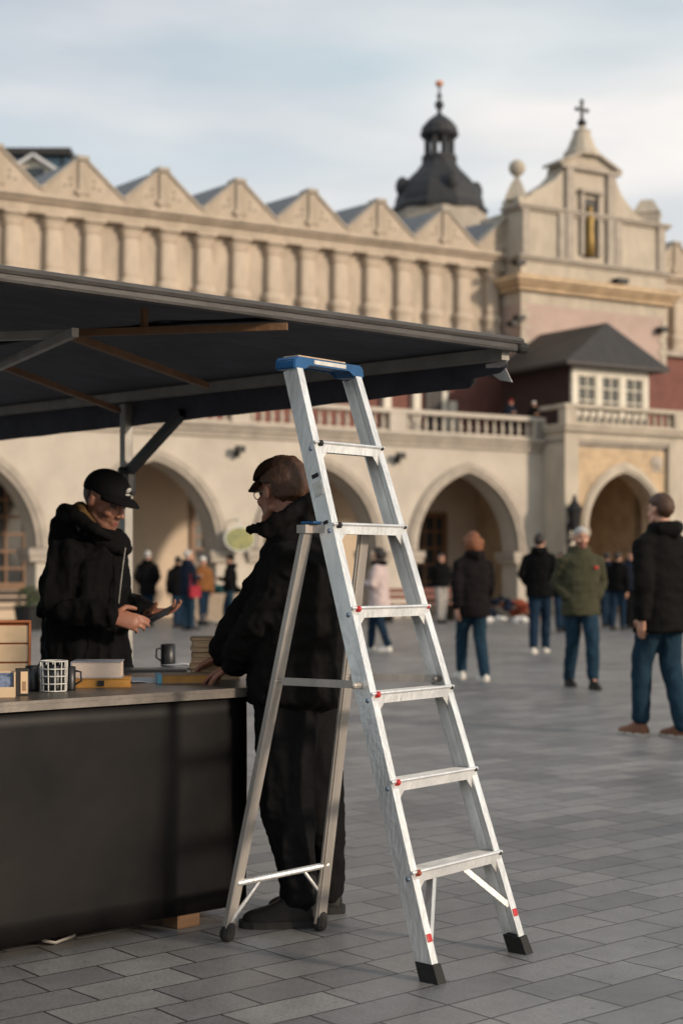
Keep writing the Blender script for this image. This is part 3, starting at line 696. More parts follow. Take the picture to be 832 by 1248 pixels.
    if hairm: put('hair', hair_bm(HM, long_hair, .016+.13*long_hair, seed=px, n=16), hairm, root, smooth=True)
    if bag:
        bm = NB(); c = T(.27, 0, .86); box(bm, -.05, .05, -.13, .13, -.13, .12, Matrix.Translation(c) @ Rz, .02)
        tube(bm, [c + T(0, -.1, .1), T(.14, -.04, 1.46), c + T(0, .1, .1)], .012, 6)
        bg_ = put('shoulder_bag', bm, bag, root)
    return root
UP = 0; TOCAM = math.pi; LEFT = math.pi/2; RIGHT = -math.pi/2
GF = 'people crossing the square'
walker('red haired woman seen from behind in a dark hooded coat, blue jeans and white trainers', 576, 829, 1.74, R(18), C_plum, C_jean, M_shw, H_red, GF, .42, .43, long_hair=.12, flip=-1, bag=None)
walker('man seen from behind in black jacket and white shoes, left of the olive coat', 657, 796, 1.88, R(-14), C_blk, C_djean, M_shw, H_dark, GF, .42, .47, arms='pocket')
walker('bearded man walking toward the camera in an olive green coat with hands in pockets', 707, 838, 1.78, TOCAM+R(8), C_olive, C_jean, M_shk, H_grey, GF, .5, .45, arms='pocket', hat=None, beard=True, flip=-1, emblem=True, vox=.012, bulk=1.04)
walker('large man nearest at right in a black quilted parka, blue jeans and brown shoes', 806, 898, 1.9, R(34), C_blk2, C_jean, M_shb, H_brown, GF, .3, .43, arms='down', vox=.012, bulk=1.06, flip=-1)
walker('woman in a pale pink coat with black scarf walking left', 462, 794, 1.66, R(70), C_pinkw, C_djean, M_shw, H_dark, GF, .35, .42, scarf=C_blk, arms='front', long_hair=.05, hood=False)
GB = 'people gathered in front of the arcade'
walker('man in black jacket and pale grey trousers standing by the arched window', 537, 760, 1.72, TOCAM+R(15), C_blk, C_grey, M_shk, H_dark, GB, .05, .52, arms='pocket', vox=.022)
walker('person in a long black coat standing alone between the vendor and the archway', 180, 764, 1.75, UP, C_blk, C_djean, M_shk, H_grey, GB, .05, .42, vox=.022, arms='pocket')
walker('dark haired person in a black coat beside the grey haired man', 217, 765, 1.62, R(20), C_blk, C_djean, M_shk, H_dark, GB, .08, .46, vox=.022, arms='down')
walker('grey haired man in a navy coat and jeans with a red bag', 229, 768, 1.74, R(-50), C_navy, C_jean, M_shk, H_grey, GB, .1, .46, vox=.022, bag=C_redc, arms='front')
walker('person in a brown jacket and white hat behind the goods table', 247, 762, 1.62, R(-160), C_brown, C_djean, M_shk, None, GB, .05, .5, vox=.022, hat=C_white)
walker('person in a black hooded jacket and jeans leaning over the goods table', 281, 764, 1.66, R(80), C_blk, C_jean, M_shk, H_dark, GB, .3, .5, vox=.022, arms='front', hat=C_blk)
walker('person in dark clothes just behind the olive coated man', 683, 770, 1.68, TOCAM, C_blk, C_djean, M_shk, H_dark, GB, .1, .45, vox=.022)
walker('person in a navy jacket left in the group by the portico arch', 739, 764, 1.72, UP, C_navy, C_djean, M_shk, H_dark, GB, .15, .5, vox=.022)
walker('person in black with grey trousers in the middle of the group by the portico arch', 752, 768, 1.7, R(-30), C_blk, C_djean, M_shk, H_dark, GB, .3, .5, vox=.022)
walker('person in a dark coat right in the group, partly behind the parka', 768, 766, 1.76, TOCAM, C_navy, C_blk, M_shk, H_brown, GB, .1, .48, vox=.022)
for i, (px, lab, hatm, cl) in enumerate(((622, 'person in a blue jacket and red hat leaning on the terrace balustrade', C_redc, C_navy), (650, 'person in a white hat on the terrace beside the portico corner', C_white, C_blk))):
    x = lw(px, .55); q = hp(x, .55, 0)
    walker(lab, px, 0, 1.22, TOCAM + R(20), cl, C_djean, M_shk, None, 'people on the terrace', .02, .5, z0=4.85, Y=q.y, hat=hatm, vox=.022, arms='front').location = (q.x, q.y, 5.065)

# clutter at the foot of the arcade
def table_thing(px, fy, label, w_=1.6, cloth_m=None):
    Y = gY(fy); t = thing('goods_table', label, 'table', ((px-416)/F*Y, Y, 0), HA)
    bm = NB(); box(bm, -w_/2, w_/2, -.35, .35, .7, .74); put('tabletop', bm, M_bframe, t)
    for sx in (-1, 1):
        for sy in (-1, 1): bm = NB(); beam(bm, (sx*(w_/2-.08), sy*.3, 0), (sx*(w_/2-.08), sy*.3, .7), .05, .05); put('leg', bm, M_iron, t)
    if cloth_m:
        bm = NB(); box(bm, -w_/2-.01, w_/2+.01, -.37, -.352, .1, .75); put('table_skirt', crumple(fuse(bm, .03, 1), .01, 8), cloth_m, t)
    return t
table_thing(266, 761, 'low table heaped with dark goods in front of the arcade pier', 1.5, cloth('beige_cloth', (.3, .24, .18)))
def heap(px, fy, z, label, m, r=(.3, .2, .14), name='goods_pile', cat='goods', seed=1, grp=None):
    Y = gY(fy); bm = NB()
    rr = random.Random(seed)
    for i in range(9): ell(bm, (rr.uniform(-r[0], r[0]), rr.uniform(-r[1], r[1]), rr.uniform(.04, r[2])), (rr.uniform(.08, .2), rr.uniform(.08, .16), rr.uniform(.05, .12)), None, 8)
    o = put(name, crumple(fuse(bm, .03, 1), .02, 6), m, None, smooth=True); o.location = ((px-416)/F*Y, Y, z); tag(o, label, cat, grp); return o
heap(258, 761, .74, 'dark green cloths heaped on the goods table', cloth('teal_cloth', (.015, .06, .06)), seed=3)
heap(272, 761, .74, 'black bags heaped on the right end of the goods table', C_blk, seed=5)
heap(628, 757, 0, 'red brown bundles on the ground by the arcade pier', cloth('rust_cloth', (.2, .05, .03)), (.35, .2, .5), seed=6)
heap(612, 759, 0, 'white sheet crumpled on the ground by the arcade', C_white, (.5, .2, .1), seed=8)
heap(604, 757, .0, 'dark heap of bags beside the red bundles', C_navy, (.35, .25, .8), seed=9)
heap(642, 756, 0, 'brown boxes piled against the arcade pier', mat('brown_card', (.16, .08, .045), .8), (.3, .2, .35), seed=11)
def bench(px, fy, label, m, L_=1.5):
    Y = gY(fy); t = thing('bench', label, 'bench', ((px-416)/F*Y, Y, 0), HA)
    bm = NB()
    for k in range(3): box(bm, -L_/2, L_/2, -.2+k*.14, -.08+k*.14, .42, .46)
    put('seat', bm, m, t); bm = NB()
    for k in range(2): box(bm, -L_/2, L_/2, .22, .25, .56+k*.16, .68+k*.16)
    put('backrest', bm, m, t)
    for sx in (-1, 1):
        bm = NB(); box(bm, sx*(L_/2-.15)-.03, sx*(L_/2-.15)+.03, -.18, .22, 0, .419); box(bm, sx*(L_/2-.15)-.03, sx*(L_/2-.15)+.03, .255, .3, 0, .85); put('leg', bm, M_iron, t)
bench(512, 757, 'reddish wooden bench below the arched window', mat('red_wood', (.14, .04, .025), .6), 2.2)
bench(8, 765, 'dark bench in front of the arcade at the left edge', M_dwood, 2.0)
def planter(px, fy, label):
    Y = gY(fy); t = thing('planter', label, 'planter', ((px-416)/F*Y, Y, 0), 0)
    bm = NB(); lathe(bm, (0, 0, 0), [(.26, 0), (.34, .5), (.37, .52), (.3, .53)], 14); put('pot', bm, M_iron, t)
    bm = NB(); rr = random.Random(4)
    for i in range(260):
        a = rr.uniform(0, 6.28); r = rr.uniform(0, .34)**1; z = rr.uniform(.52, .95) - r*.3; c = Vector((r*math.cos(a), r*math.sin(a), z)); d1 = Vector((rr.uniform(-1, 1), rr.uniform(-1, 1), rr.uniform(-.4, 1))).normalized()*.07; d2 = d1.cross(Vector((rr.uniform(-1, 1), rr.uniform(-1, 1), .5))).normalized()*.03
        bm.faces.new([bm.verts.new(c), bm.verts.new(c+d1*.5+d2), bm.verts.new(c+d1), bm.verts.new(c+d1*.5-d2)])
    put('foliage', bm, mat('leaf', (.04, .06, .02), .7), t)
planter(36, 768, 'black pot with green shrub left of the vendor')

# ------------------------------------------------------------------ market stall
Dv = Vector((.759, .651, 0)).normalized(); Nv = Vector((-Dv.y, Dv.x, 0))      # along the counter, and away from the camera
A = Vector((-.355, 5.82, 0)); ZT = .865
stall = thing('market_stall', 'dark bookseller stall with grey counter and wide black fabric canopy', 'market stall', A, math.atan2(Dv.y, Dv.x))
def S(v): v = Vector(v) - A; return Vector((v.dot(Dv), v.dot(Nv), v.z))      # world -> stall frame
M_panel = mat('black_panel', (.003, .0032, .0045), .42, .0, .35, 2.6, .05, 6, col2=(.0125, .0108, .01), spec=.14)
M_ctop = mat('worn_counter_metal', (.15, .133, .118), .36, .55, .35, 9, .05, 30)
M_fab = mat('black_canopy_fabric', (.052, .053, .068), .85, 0, .3, 4, .5, 18)
M_tubef = mat('weathered_canopy_edge', (.05, .046, .043), .55, .1, .35, 9, .2, 40, stretch=(.3, 1, 1))
M_bw = mat('brown_timber', (.15, .075, .032), .7, 0, .3, 8, .2, 40, stretch=(.2, 1, 1)); M_pole = mat('grey_pole', (.3, .28, .25), .5, .3, .2, 8)
bm = NB(); top = [S(q) for q in ((-.355, 5.82, 0), (-.41, 6.9, 0), (-.8, 7.02, 0))]
cl = [(-3.0, -.03), (.02, -.03), (top[0].x+.02, 0.0), (top[1].x, top[1].y), (top[2].x, top[2].y), (.4, 1.2), (-3.0, 1.2)]
cl = [(-3.0, -.03), (.02, -.03), (top[1].x, top[1].y), (top[2].x, top[2].y), (-3.0, 1.2)]
slab(bm, cl, ZT-.012, ZT); 
slab(bm, [(-3.0, -.03), (.02, -.03), (.02, .0), (-3.0, .0)], ZT-.034, ZT-.0125)
put('counter_top', bm, M_ctop, stall)
bm = NB(); NX, NZ = 30, 10; vs = {}
for i in range(NX+1):
    for j in range(NZ+1):
        x = -3.0 + 3.0*i/NX; z = .055 + (ZT-.07)*j/NZ; y = .006*noise.noise(Vector((x*1.6, z*2, 3)))*2
        vs[i, j] = bm.verts.new((x, .002 + y, z))
for i in range(NX):
    for j in range(NZ): bm.faces.new((vs[i,j], vs[i+1,j], vs[i+1,j+1], vs[i,j+1]))
fp = put('front_panel', bm, M_panel, stall, smooth=True); sm_ = fp.modifiers.new('t', 'SOLIDIFY'); sm_.thickness = .012; sm_.offset = 0
bm = NB(); box(bm, -.012, .0, .018, 1.1, .055, ZT-.014); put('side_panel', bm, M_panel, stall)
bm = NB(); box(bm, -3.0, -.02, .03, 1.15, .1, .12); put('floor_shelf', bm, M_bw, stall)
for x in (-.25, -2.7):
    for y in (.06, 1.0):
        bm = NB(); beam(bm, (x, y, 0), (x, y, .054 if y < .5 else ZT-.013), .1, .09, (0, 1, 0), .004); put('support_block' if y < .5 else 'leg', bm, M_bw if y < .5 else M_pole, stall)
bm = NB(); q = S(on(72, 1150, 0)); 
for dx in (-.07, .07): tube(bm, [(q.x+dx, q.y+.03, .09), (q.x+dx*.9, q.y, .02)], .004, 6)
tube(bm, [(q.x-.06, q.y, .02), (q.x-.02, q.y-.01, .008), (q.x+.06, q.y, .02)], .006, 6); put('foot_bracket', bm, M_pole, stall)
# canopy: corner K nearest right, edge along -Dv (towards camera left) and along Nv (back)
K = Vector((.705, 6.5, 0)); k_ = S(K); CZ = 2.235; LD, LN = 4.6, 5.2
bm = NB(); NXc, NYc = 24, 24; vs = {}
for i in range(NXc+1):
    for j in range(NYc+1):
        u = i/NXc; v_ = j/NYc
        x = k_.x + .034 - (LD+.034)*u; y = k_.y + LN*v_
        z = CZ + .45*math.sin(math.pi*min(1, u*LD/4.6))*math.sin(math.pi*v_)*.35 + .022*LN*v_ + .02*noise.noise(Vector((x*2.2, y*2.2, 0)))*min(1, 6*u, 6*v_)
        vs[i, j] = bm.verts.new((x, y, z))
for i in range(NXc):
    for j in range(NYc): bm.faces.new((vs[i,j], vs[i+1,j], vs[i+1,j+1], vs[i,j+1]))
o = put('canopy_fabric', bm, M_fab, stall, smooth=True); sm_ = o.modifiers.new('t', 'SOLIDIFY'); sm_.thickness = .006; sm_.offset = 1
bm = NB(); beam(bm, (k_.x+.03, k_.y, CZ-.006), (k_.x-LD, k_.y, CZ+.002), .036, .036, bev=.012); tube(bm, [(k_.x+.05, k_.y-.01, CZ+.022), (k_.x-1.5, k_.y-.01, CZ+.02), (k_.x-LD, k_.y-.01, CZ+.022)], .016, 8)
put('canopy_edge', bm, M_tubef, stall, smooth=False)
bm = NB(); tube(bm, [(k_.x+.045, k_.y-.005, CZ-.004), (k_.x+.075, k_.y-.005, CZ-.004)], .024, 10); put('end_cap', bm, M_rub, stall)
bm = NB(); beam(bm, (k_.x, k_.y+.03, CZ-.03), (k_.x, k_.y+LN, CZ-.03+.022*LN), .045, .05); put('side_rail', bm, M_pole, stall)
for fx in (1.15, 2.3, 3.45):
    bm = NB(); n = 16; pr = None
    for i in range(n+1):
        u_ = (fx+.034)/(LD+.034); v_ = i/n; x = k_.x-fx; y = k_.y+.03+(LN-.06)*v_; z = CZ+.45*math.sin(math.pi*min(1, u_*LD/4.6))*math.sin(math.pi*v_)*.35+.022*LN*v_+.02*noise.noise(Vector((x*2.2, y*2.2, 0)))*min(1, 6*u_, 6*v_)
        c = [bm.verts.new((x-.02, y, z-.009)), bm.verts.new((x+.02, y, z-.009)), bm.verts.new((x+.02, y, z-.001)), bm.verts.new((x-.02, y, z-.001))]
        if pr:
            for j in range(4): bm.faces.new((pr[j], pr[(j+1)%4], c[(j+1)%4], c[j]))
        else: bm.faces.new(c)
        pr = c
    bm.faces.new(pr); put('canopy_seam', bm, C_blk, stall)
# back and far rails
bm = NB(); beam(bm, (k_.x-.03, k_.y+LN, CZ-.03+.022*LN), (k_.x-LD, k_.y+LN, CZ-.03+.022*LN), .045, .05); beam(bm, (k_.x-LD, k_.y+.03, CZ-.03), (k_.x-LD, k_.y+LN-.03, CZ-.03+.022*LN), .045, .05); put('rear_rail', bm, M_pole, stall)
# side valance: hangs from the side rail, torn near the front corner
def valance(x0, prof, name):
    bm = NB(); prev = None
    for (y, dz_) in prof:
        wv = .006*math.sin(y*5) + .003*math.sin(y*23)
        zz_ = CZ-.012+.022*y; a = bm.verts.new((x0, k_.y+y, zz_)); m_ = bm.verts.new((x0+.03+wv*.5, k_.y+y, zz_-dz_*.5)); b_ = bm.verts.new((x0+.02+wv, k_.y+y, zz_-dz_))
        if prev: bm.faces.new((prev[0], a, m_, prev[1])); bm.faces.new((prev[1], m_, b_, prev[2]))
        prev = (a, m_, b_)
    o = put(name, bm, M_fab, stall, smooth=True); s_ = o.modifiers.new('t', 'SOLIDIFY'); s_.thickness = .004; return o
valance(k_.x+.03, [(.26, .12), (.3, .14), (.7, .145)] + [(.7+.25*i, .148 + .003*(i % 2) + .003*i) for i in range(1, 18)], 'side_valance')
valance(k_.x+.015, [(.06, .07), (.1, .09), (.2, .1), (.3, .105), (.4, .11)], 'torn_valance')
bm = NB(); v = [bm.verts.new((k_.x+.04, k_.y+.05+a, CZ-.03-b_)) for a, b_ in ((0, 0), (.14, 0), (.13, .05), (.05, .1), (-.02, .115), (.02, .05))]; bm.faces.new(v)
o = put('torn_flap', bm, C_white, stall); s_ = o.modifiers.new('t', 'SOLIDIFY'); s_.thickness = .003
ZB = CZ-.045
def uc(px, py, z=ZB): return S(on(px, py, z))
bm = NB(); beam(bm, uc(-120, 414), uc(90, 407), .026, .032); put('rafter', bm, M_pole, stall)
bm = NB(); beam(bm, uc(90, 406), uc(350, 398), .022, .026); put('rafter', bm, M_bw, stall)
bm = NB(); beam(bm, uc(-70, 478, ZB-.03), uc(92, 405, ZB-.03), .026, .032); put('rafter', bm, M_pole, stall)
bm = NB(); beam(bm, uc(86, 409, ZB-.012), uc(252, 470, ZB-.0), .028, .028); put('rafter', bm, M_bw, stall)
bm = NB(); beam(bm, uc(-40, 430, ZB-.01), uc(145, 500), .028, .028); put('rafter', bm, M_bw, stall)
q = uc(176, 404, ZB); bm = NB(); beam(bm, (q.x, q.y, ZB), (q.x, q.y, CZ+.07), .022, .022); put('hanger', bm, M_bw, stall)
# pole and brace
pp = S(Vector((-1.21, 8.78, 0)))
bm = NB(); beam(bm, (pp.x, pp.y, 0), (pp.x, pp.y, CZ+.0), .055, .055, (0, 1, 0), .006); put('pole', bm, M_pole, stall)
bm = NB(); beam(bm, (pp.x+.0, pp.y, 1.84), (pp.x+.0, pp.y-.55, CZ-.09), .045, .05); lathe(bm, (pp.x, pp.y, 1.72), [(.045, 0), (.05, .02), (.05, .14), (.045, .16)], 10); put('brace', bm, M_iron, stall)
for (x, y) in ((k_.x-LD+.1, k_.y+.4), (k_.x-LD+.1, k_.y+LN-.4)):
    bm = NB(); beam(bm, (x, y, 0), (x, y, CZ-.05), .055, .055, (0, 1, 0), .006); put('pole', bm, M_pole, stall)

# ------------------------------------------------------------------ things on the counter
M_paper = mat('book_pages', (.62, .42, .25), .8, 0, .15, 40, .3, 200, stretch=(.1, .1, 3)); M_white = mat('white_paper', (.72, .72, .74), .7, 0, .04)
M_card = mat('cream_card', (.62, .45, .28), .7, 0, .12, 10); M_orange = mat('orange_frame', (.42, .13, .04), .6, 0, .15); M_yel = mat('yellow_cloth_cover', (.42, .2, .035), .6, 0, .2, 14)
M_tanb = mat('tan_cover', (.3, .19, .11), .6); M_tealb = mat('light_blue_cover', (.1, .33, .45), .5); M_bkgrey = mat('grey_cover', (.3, .3, .34), .5); M_mug = mat('black_mug', (.014, .014, .015), .4)
TZ = ZT
def place(px, py, z=TZ): return on(px, py, z)
def book(name, label, c, w_, d_, h, rz, cover, pages=M_paper, group=None, cat='book'):
    t = thing(name, label, cat, c, rz, group)
    bm = NB(); box(bm, -w_/2, w_/2, -d_/2, d_/2, 0, .0035, None, .001); box(bm, -w_/2, w_/2, -d_/2, d_/2, h-.0035, h, None, .001); box(bm, -w_/2-.002, -w_/2+.003, -d_/2, d_/2, .001, h-.001)
    put('cover', bm, cover, t); bm = NB(); box(bm, -w_/2+.004, w_/2-.004, -d_/2+.004, d_/2-.004, .0036, h-.0036); put('pages', bm, pages, t); return t
# display case at far left
q = place(8, 838); t = thing('display_case', 'orange edged display case with three cream shelves at the left end of the counter', 'display case', q + Vector((0, .22, 0)), R(8))
bm = NB(); box(bm, -.2, .045, 0, .012, 0, .235)
tilt = Matrix.Translation((0, 0, 0)) @ Matrix.Rotation(R(-12), 4, 'X')
bmesh.ops.transform(bm, matrix=tilt, verts=bm.verts); put('back_board', bm, M_orange, t)
for k in range(3):
    bm = NB(); box(bm, -.195, .036, -.012, -.002, .008+k*.074, .076+k*.074, None, .003); bmesh.ops.transform(bm, matrix=tilt, verts=bm.verts); put('card_panel', bm, M_card, t)
bm = NB(); box(bm, -.2, .045, -.02, .0121, .234, .243); box(bm, .0375, .046, -.02, -.001, 0, .233); bmesh.ops.transform(bm, matrix=tilt, verts=bm.verts); put('edge_trim', bm, M_orange, t)
q = place(6, 850); t = thing('postcard_box', 'small cream box of blue postcards in front of the display case', 'box', q, R(10))
bm = NB(); box(bm, -.09, .035, 0, .08, 0, .004); box(bm, -.09, .035, .076, .08, .004, .085); box(bm, .031, .035, 0, .076, .004, .085); box(bm, -.09, .031, 0, .004, .004, .035); put('tray', bm, M_card, t)
bm = NB(); 
for k in range(6): box(bm, -.085, .028, .012+k*.01, .015+k*.01, .005, .07+.002*k)
put('postcards', bm, mat('postcard_blue', (.16, .2, .3), .5, 0, .5, 60), t)
q = place(27, 848); t = thing('card_box', 'black and cream upright card box beside the wire basket', 'box', q, R(12))
bm = NB(); box(bm, -.022, .024, 0, .07, 0, .092, None, .002); put('box_shell', bm, mat('black_card', (.02, .018, .016), .5), t)
bm = NB(); box(bm, -.004, .02, -.003, -.0005, .008, .084); put('label_panel', bm, M_card, t); bm = NB(); box(bm, .002, .014, -.0045, -.0031, .018, .05); put('print_patch', bm, M_tanb, t)
# wire basket
q = place(66, 843); t = thing('wire_basket', 'pale wire mesh basket holding black mugs on the counter', 'basket', q, R(15))
bm = NB(); rb = .048; hb = .11
for i in range(12): a = i*math.pi/6; tube(bm, [(rb*.92*math.cos(a), rb*.92*math.sin(a), .003), (rb*math.cos(a), rb*math.sin(a), hb)], .0024, 5)
for z in (.004, .03, .057, .083, hb): tube(bm, [(rb*(.92+.08*z/hb)*math.cos(i*math.pi/12), rb*(.92+.08*z/hb)*math.sin(i*math.pi/12), z) for i in range(25)], .0026, 5, caps=False)
put('wire_mesh', bm, M_label, t, smooth=True)
bm = NB(); lathe(bm, (0, 0, .004), [(.034, 0), (.038, .01), (.038, .09), (.034, .092), (.034, .06)], 16); o = put('mug', bm, M_mug, None, smooth=True); o.location = q; tag(o, 'black mug standing inside the wire basket', 'mug')
def small_mug(px, py, label, r=.028, h=.1, side=1, rz=0):
    q = place(px, py); t = thing('mug', label, 'mug', q, rz)
    bm = NB(); lathe(bm, (0, 0, 0), [(r*.92, 0), (r, .006), (r, h), (r-.003, h+.001), (r-.004, h-.02)], 24); put('cup', bm, M_mug, t, smooth=True)
    bm = NB(); tube(bm, [(side*r*.95, 0, h*.82), (side*(r+.018), 0, h*.78), (side*(r+.02), 0, h*.4), (side*r*.95, 0, h*.25)], .004, 8); put('handle', bm, M_mug, t, smooth=True)
small_mug(40, 842, 'dark mug left of the wire basket', .026, .09, -1, 0); small_mug(86, 841, 'dark mug with handle right of the wire basket', .02, .085, 1, 0)
m_ = small_mug(205, 812, 'black mug standing alone near the papers', .034, .1, -1)
book('book', 'yellow cloth bound book lying under the thick hardback', place(124, 838)+Vector((0, .07, 0)), .2, .14, .034, R(6), M_yel, M_yel)
book('book', 'thick hardback with pale pages on top of the yellow book', place(120, 838)+Vector((-.012, .075, .0345)), .185, .15, .062, R(4), M_bkgrey, mat('pale_pages', (.62, .5, .42), .8, 0, .08, 30, .3, 150, stretch=(.1, .1, 4)))
bm = NB(); box(bm, -.012, .012, -.003, .0, .006, .026); o = put('clasp', bm, M_iron, bpy.data.objects['book']); o.location = (-.01, -.07, 0)
def sheet(label, px, py, w_, d_, rz, z=0.0, m=M_white, name='paper_sheet', cat='paper'):
    bm = NB(); n = 8; vs = {}
    for i in range(n+1):
        for j in range(n+1):
            x = -w_/2+w_*i/n; y = -d_/2+d_*j/n; vs[i, j] = bm.verts.new((x, y, .002+z+.018*max(0, noise.noise(Vector((x*9+px, y*9, 1))))))
    for i in range(n):
        for j in range(n): bm.faces.new((vs[i,j], vs[i+1,j], vs[i+1,j+1], vs[i,j+1]))
    o = put(name, bm, m, None, smooth=True); q = place(px, py); o.location = q; o.rotation_euler = (0, 0, rz); s_ = o.modifiers.new('t', 'SOLIDIFY'); s_.thickness = .002; tag(o, label, cat)
sheet('white sheets of paper lying between the yellow and blue books', 172, 829, .16, .3, R(25)); sheet('white paper standing out behind the tan book by the mug', 232, 814, .16, .22, R(50), .012)
bm = NB(); box(bm, -.15, .15, -.07, .07, 0, .012, None, .003); o = put('black_tray', bm, M_mug); o.location = place(186, 818); o.rotation_euler = (0, 0, R(5)); tag(o, 'flat black tray behind the papers', 'tray')
book('book', 'tan paperback with light blue spine lying flat at the counter edge', place(221, 833)+Vector((0, .07, 0)), .2, .14, .034, R(10), M_tanb, M_yel)
bm = NB(); box(bm, -.1035, -.085, -.0725, .0705, .0005, .035, None, .002); o = put('spine', bm, M_tealb, [b for b in bpy.data.objects if b.name.startswith('book') and 'light blue' in b.get('label', '')][0])
st = place(262, 829); zz = 0
names = ['bottom', 'second from bottom', 'third from bottom', 'fourth from bottom', 'fourth from top', 'third from top', 'second from top', 'topmost']
for i in range(8):
    h = (.023, .02, .022, .019, .024, .02, .022, .016)[i]
    book('paperback', 'cream paperback, %s of the stack under the customer hand' % names[i], st + Vector((.0+random.uniform(-.008, .008), .1+random.uniform(-.006, .006), zz)), .19, .13, h, R(5+random.uniform(-6, 6)), M_tanb if i % 3 == 1 else M_paper, M_paper, 'paperbacks stacked by the customer'); zz += h+.0005

# ------------------------------------------------------------------ ladder
FL = Vector((.297, 4.895, 0)); FR = Vector((.638, 5.30, 0)); wv = (FR-FL).normalized(); nv = Vector((-wv.y, wv.x, 0)); WB = (FR-FL).length
lad = thing('step_ladder', 'scuffed aluminium step ladder with blue top cap and red tread caps', 'ladder', FL, math.atan2(wv.y, wv.x))
LEAN = .674; HT = 2.03; TAP = .09
def rail(side, z):          # centreline of a front rail at height z
    f = z/HT; x = TAP*f if side < 0 else WB - TAP*f
    return Vector((x, LEAN*f, z))
def rail_frame(side):
    a, b_ = rail(side, 0), rail(side, HT); ax = (b_-a).normalized(); out_ = Vector((side, 0, 0)); out_ = (out_ - ax*out_.dot(ax)).normalized(); dp = ax.cross(out_)*side   # dp: along the depth
    if dp.y < 0: dp = -dp
    return ax, out_, dp
DEP, FLG, TH = .064, .032, .003
for side in (-1, 1):
    ax, ou, dp = rail_frame(side); bm = NB()
    inn = -ou
    prof = [(0, 0), (FLG, 0), (FLG, .006), (TH, TH), (TH, DEP*.3), (TH+.003, DEP*.33), (TH, DEP*.36), (TH, DEP*.62), (TH+.003, DEP*.65), (TH, DEP*.68), (TH, DEP-TH), (FLG, DEP-.006), (FLG, DEP), (0, DEP)]
    z0, z1 = .05, HT-.02; rings = []
    for z in (z0, z1):
        c = rail(side, z); rings.append([bm.verts.new(c + inn*a + dp*b_) for a, b_ in prof])
    k = len(prof)
    for j in range(k): bm.faces.new((rings[0][j], rings[0][(j+1)%k], rings[1][(j+1)%k], rings[1][j]))
    bm.faces.new(rings[0][::-1]); bm.faces.new(rings[1])
    r_ = put('rail', bm, M_alu, lad)
    # foot
    bm = NB(); c0 = rail(side, .0); c1 = rail(side, .055); y_ = Vector((0, 1, 0)); g = .005
    def ring(c, e): return [bm.verts.new(c + ou*e), bm.verts.new(c + ou*e + dp*0 + y_*(DEP*1.05+e)), bm.verts.new(c + inn*(FLG+e) + y_*(DEP*1.05+e)), bm.verts.new(c + inn*(FLG+e))]
    r0 = ring(Vector((c0.x, c0.y-.012, 0)), .006); r1 = ring(Vector((c1.x, c1.y-.006, .058)), .004)
    for j in range(4): bm.faces.new((r0[j], r0[(j+1)%4], r1[(j+1)%4], r1[j]))
    bm.faces.new(r0[::-1]); bm.faces.new(r1); put('rubber_foot', bm, M_rub, lad)
    bm = NB(); c = rail(side, .135) + inn*.016 + dp*(-.001); o_, x_, y2, z2 = frame(c, c+dp); M_ = Matrix(((x_.x,y2.x,z2.x,o_.x),(x_.y,y2.y,z2.y,o_.y),(x_.z,y2.z,z2.z,o_.z),(0,0,0,1)))
    box(bm, -.012, .012, -.013, .013, -.003, .004, M_, .003); put('red_marker', bm, M_red, lad)
ZS = [.335, .615, .895, 1.175, 1.457, 1.74]
for i, z in enumerate(ZS):
    a, b_ = rail(-1, z), rail(1, z); xa, xb = a.x + .004, b_.x - .004; y = a.y
    bm = NB()
    box(bm, xa, xb, y-.004, y+.06, z-.004, z)                                      # tread plate
    for k in range(5): box(bm, xa+.002, xb-.002, y+.006+k*.0108, y+.010+k*.0108, z, z+.0025)   # grip ribs
    box(bm, xa, xb, y-.008, y-.004, z-.034, z-.001); box(bm, xa, xb, y+.0605, y+.063, z-.03, z+.001)
    tube(bm, [(xa-.002, y-.007, z-.001), (xb+.002, y-.007, z-.001)], .0065, 8)
    st_ = put('tread', bm, M_alu, lad)
    for s in (-1, 1):
        x = a.x+FLG*.9 if s < 0 else b_.x-FLG*.9; p2 = .034
        v = [(x, z-.034), (x - s*p2, z-.034), (x, z-.034-.036)]
        bm = NB(); prism(bm, v, y-.007, y-.004); put('gusset', bm, M_alu, st_)
    cm = M_red if i < 4 else M_rub
    if i == 0: cm = mat('faded_red_plastic', (.28, .05, .02), .5)
    bm = NB(); x = a.x + FLG*.55; ell(bm, (0, 0, 0), (.0105, .009, .0105), Matrix.Translation((x+.008, y-.012, z-.004))); box(bm, x-.004, x+.02, y-.011, y-.0085, z-.014, z+.006, None, .001); put('end_cap', bm, cm, st_, smooth=False)
    bm = NB(); x = b_.x - FLG*.4; ell(bm, (x, y-.01, z-.004), (.007, .006, .007)); put('end_cap', bm, M_red if i == 3 else M_rub, st_)
    bm = NB(); ax, ou, dp = rail_frame(-1); c = a + dp*DEP*.2 + ou*.001; ell(bm, c - Vector((0, 0, .02)), (.005, .0085, .0085)); put('bolt', bm, M_bolt, st_, smooth=True)
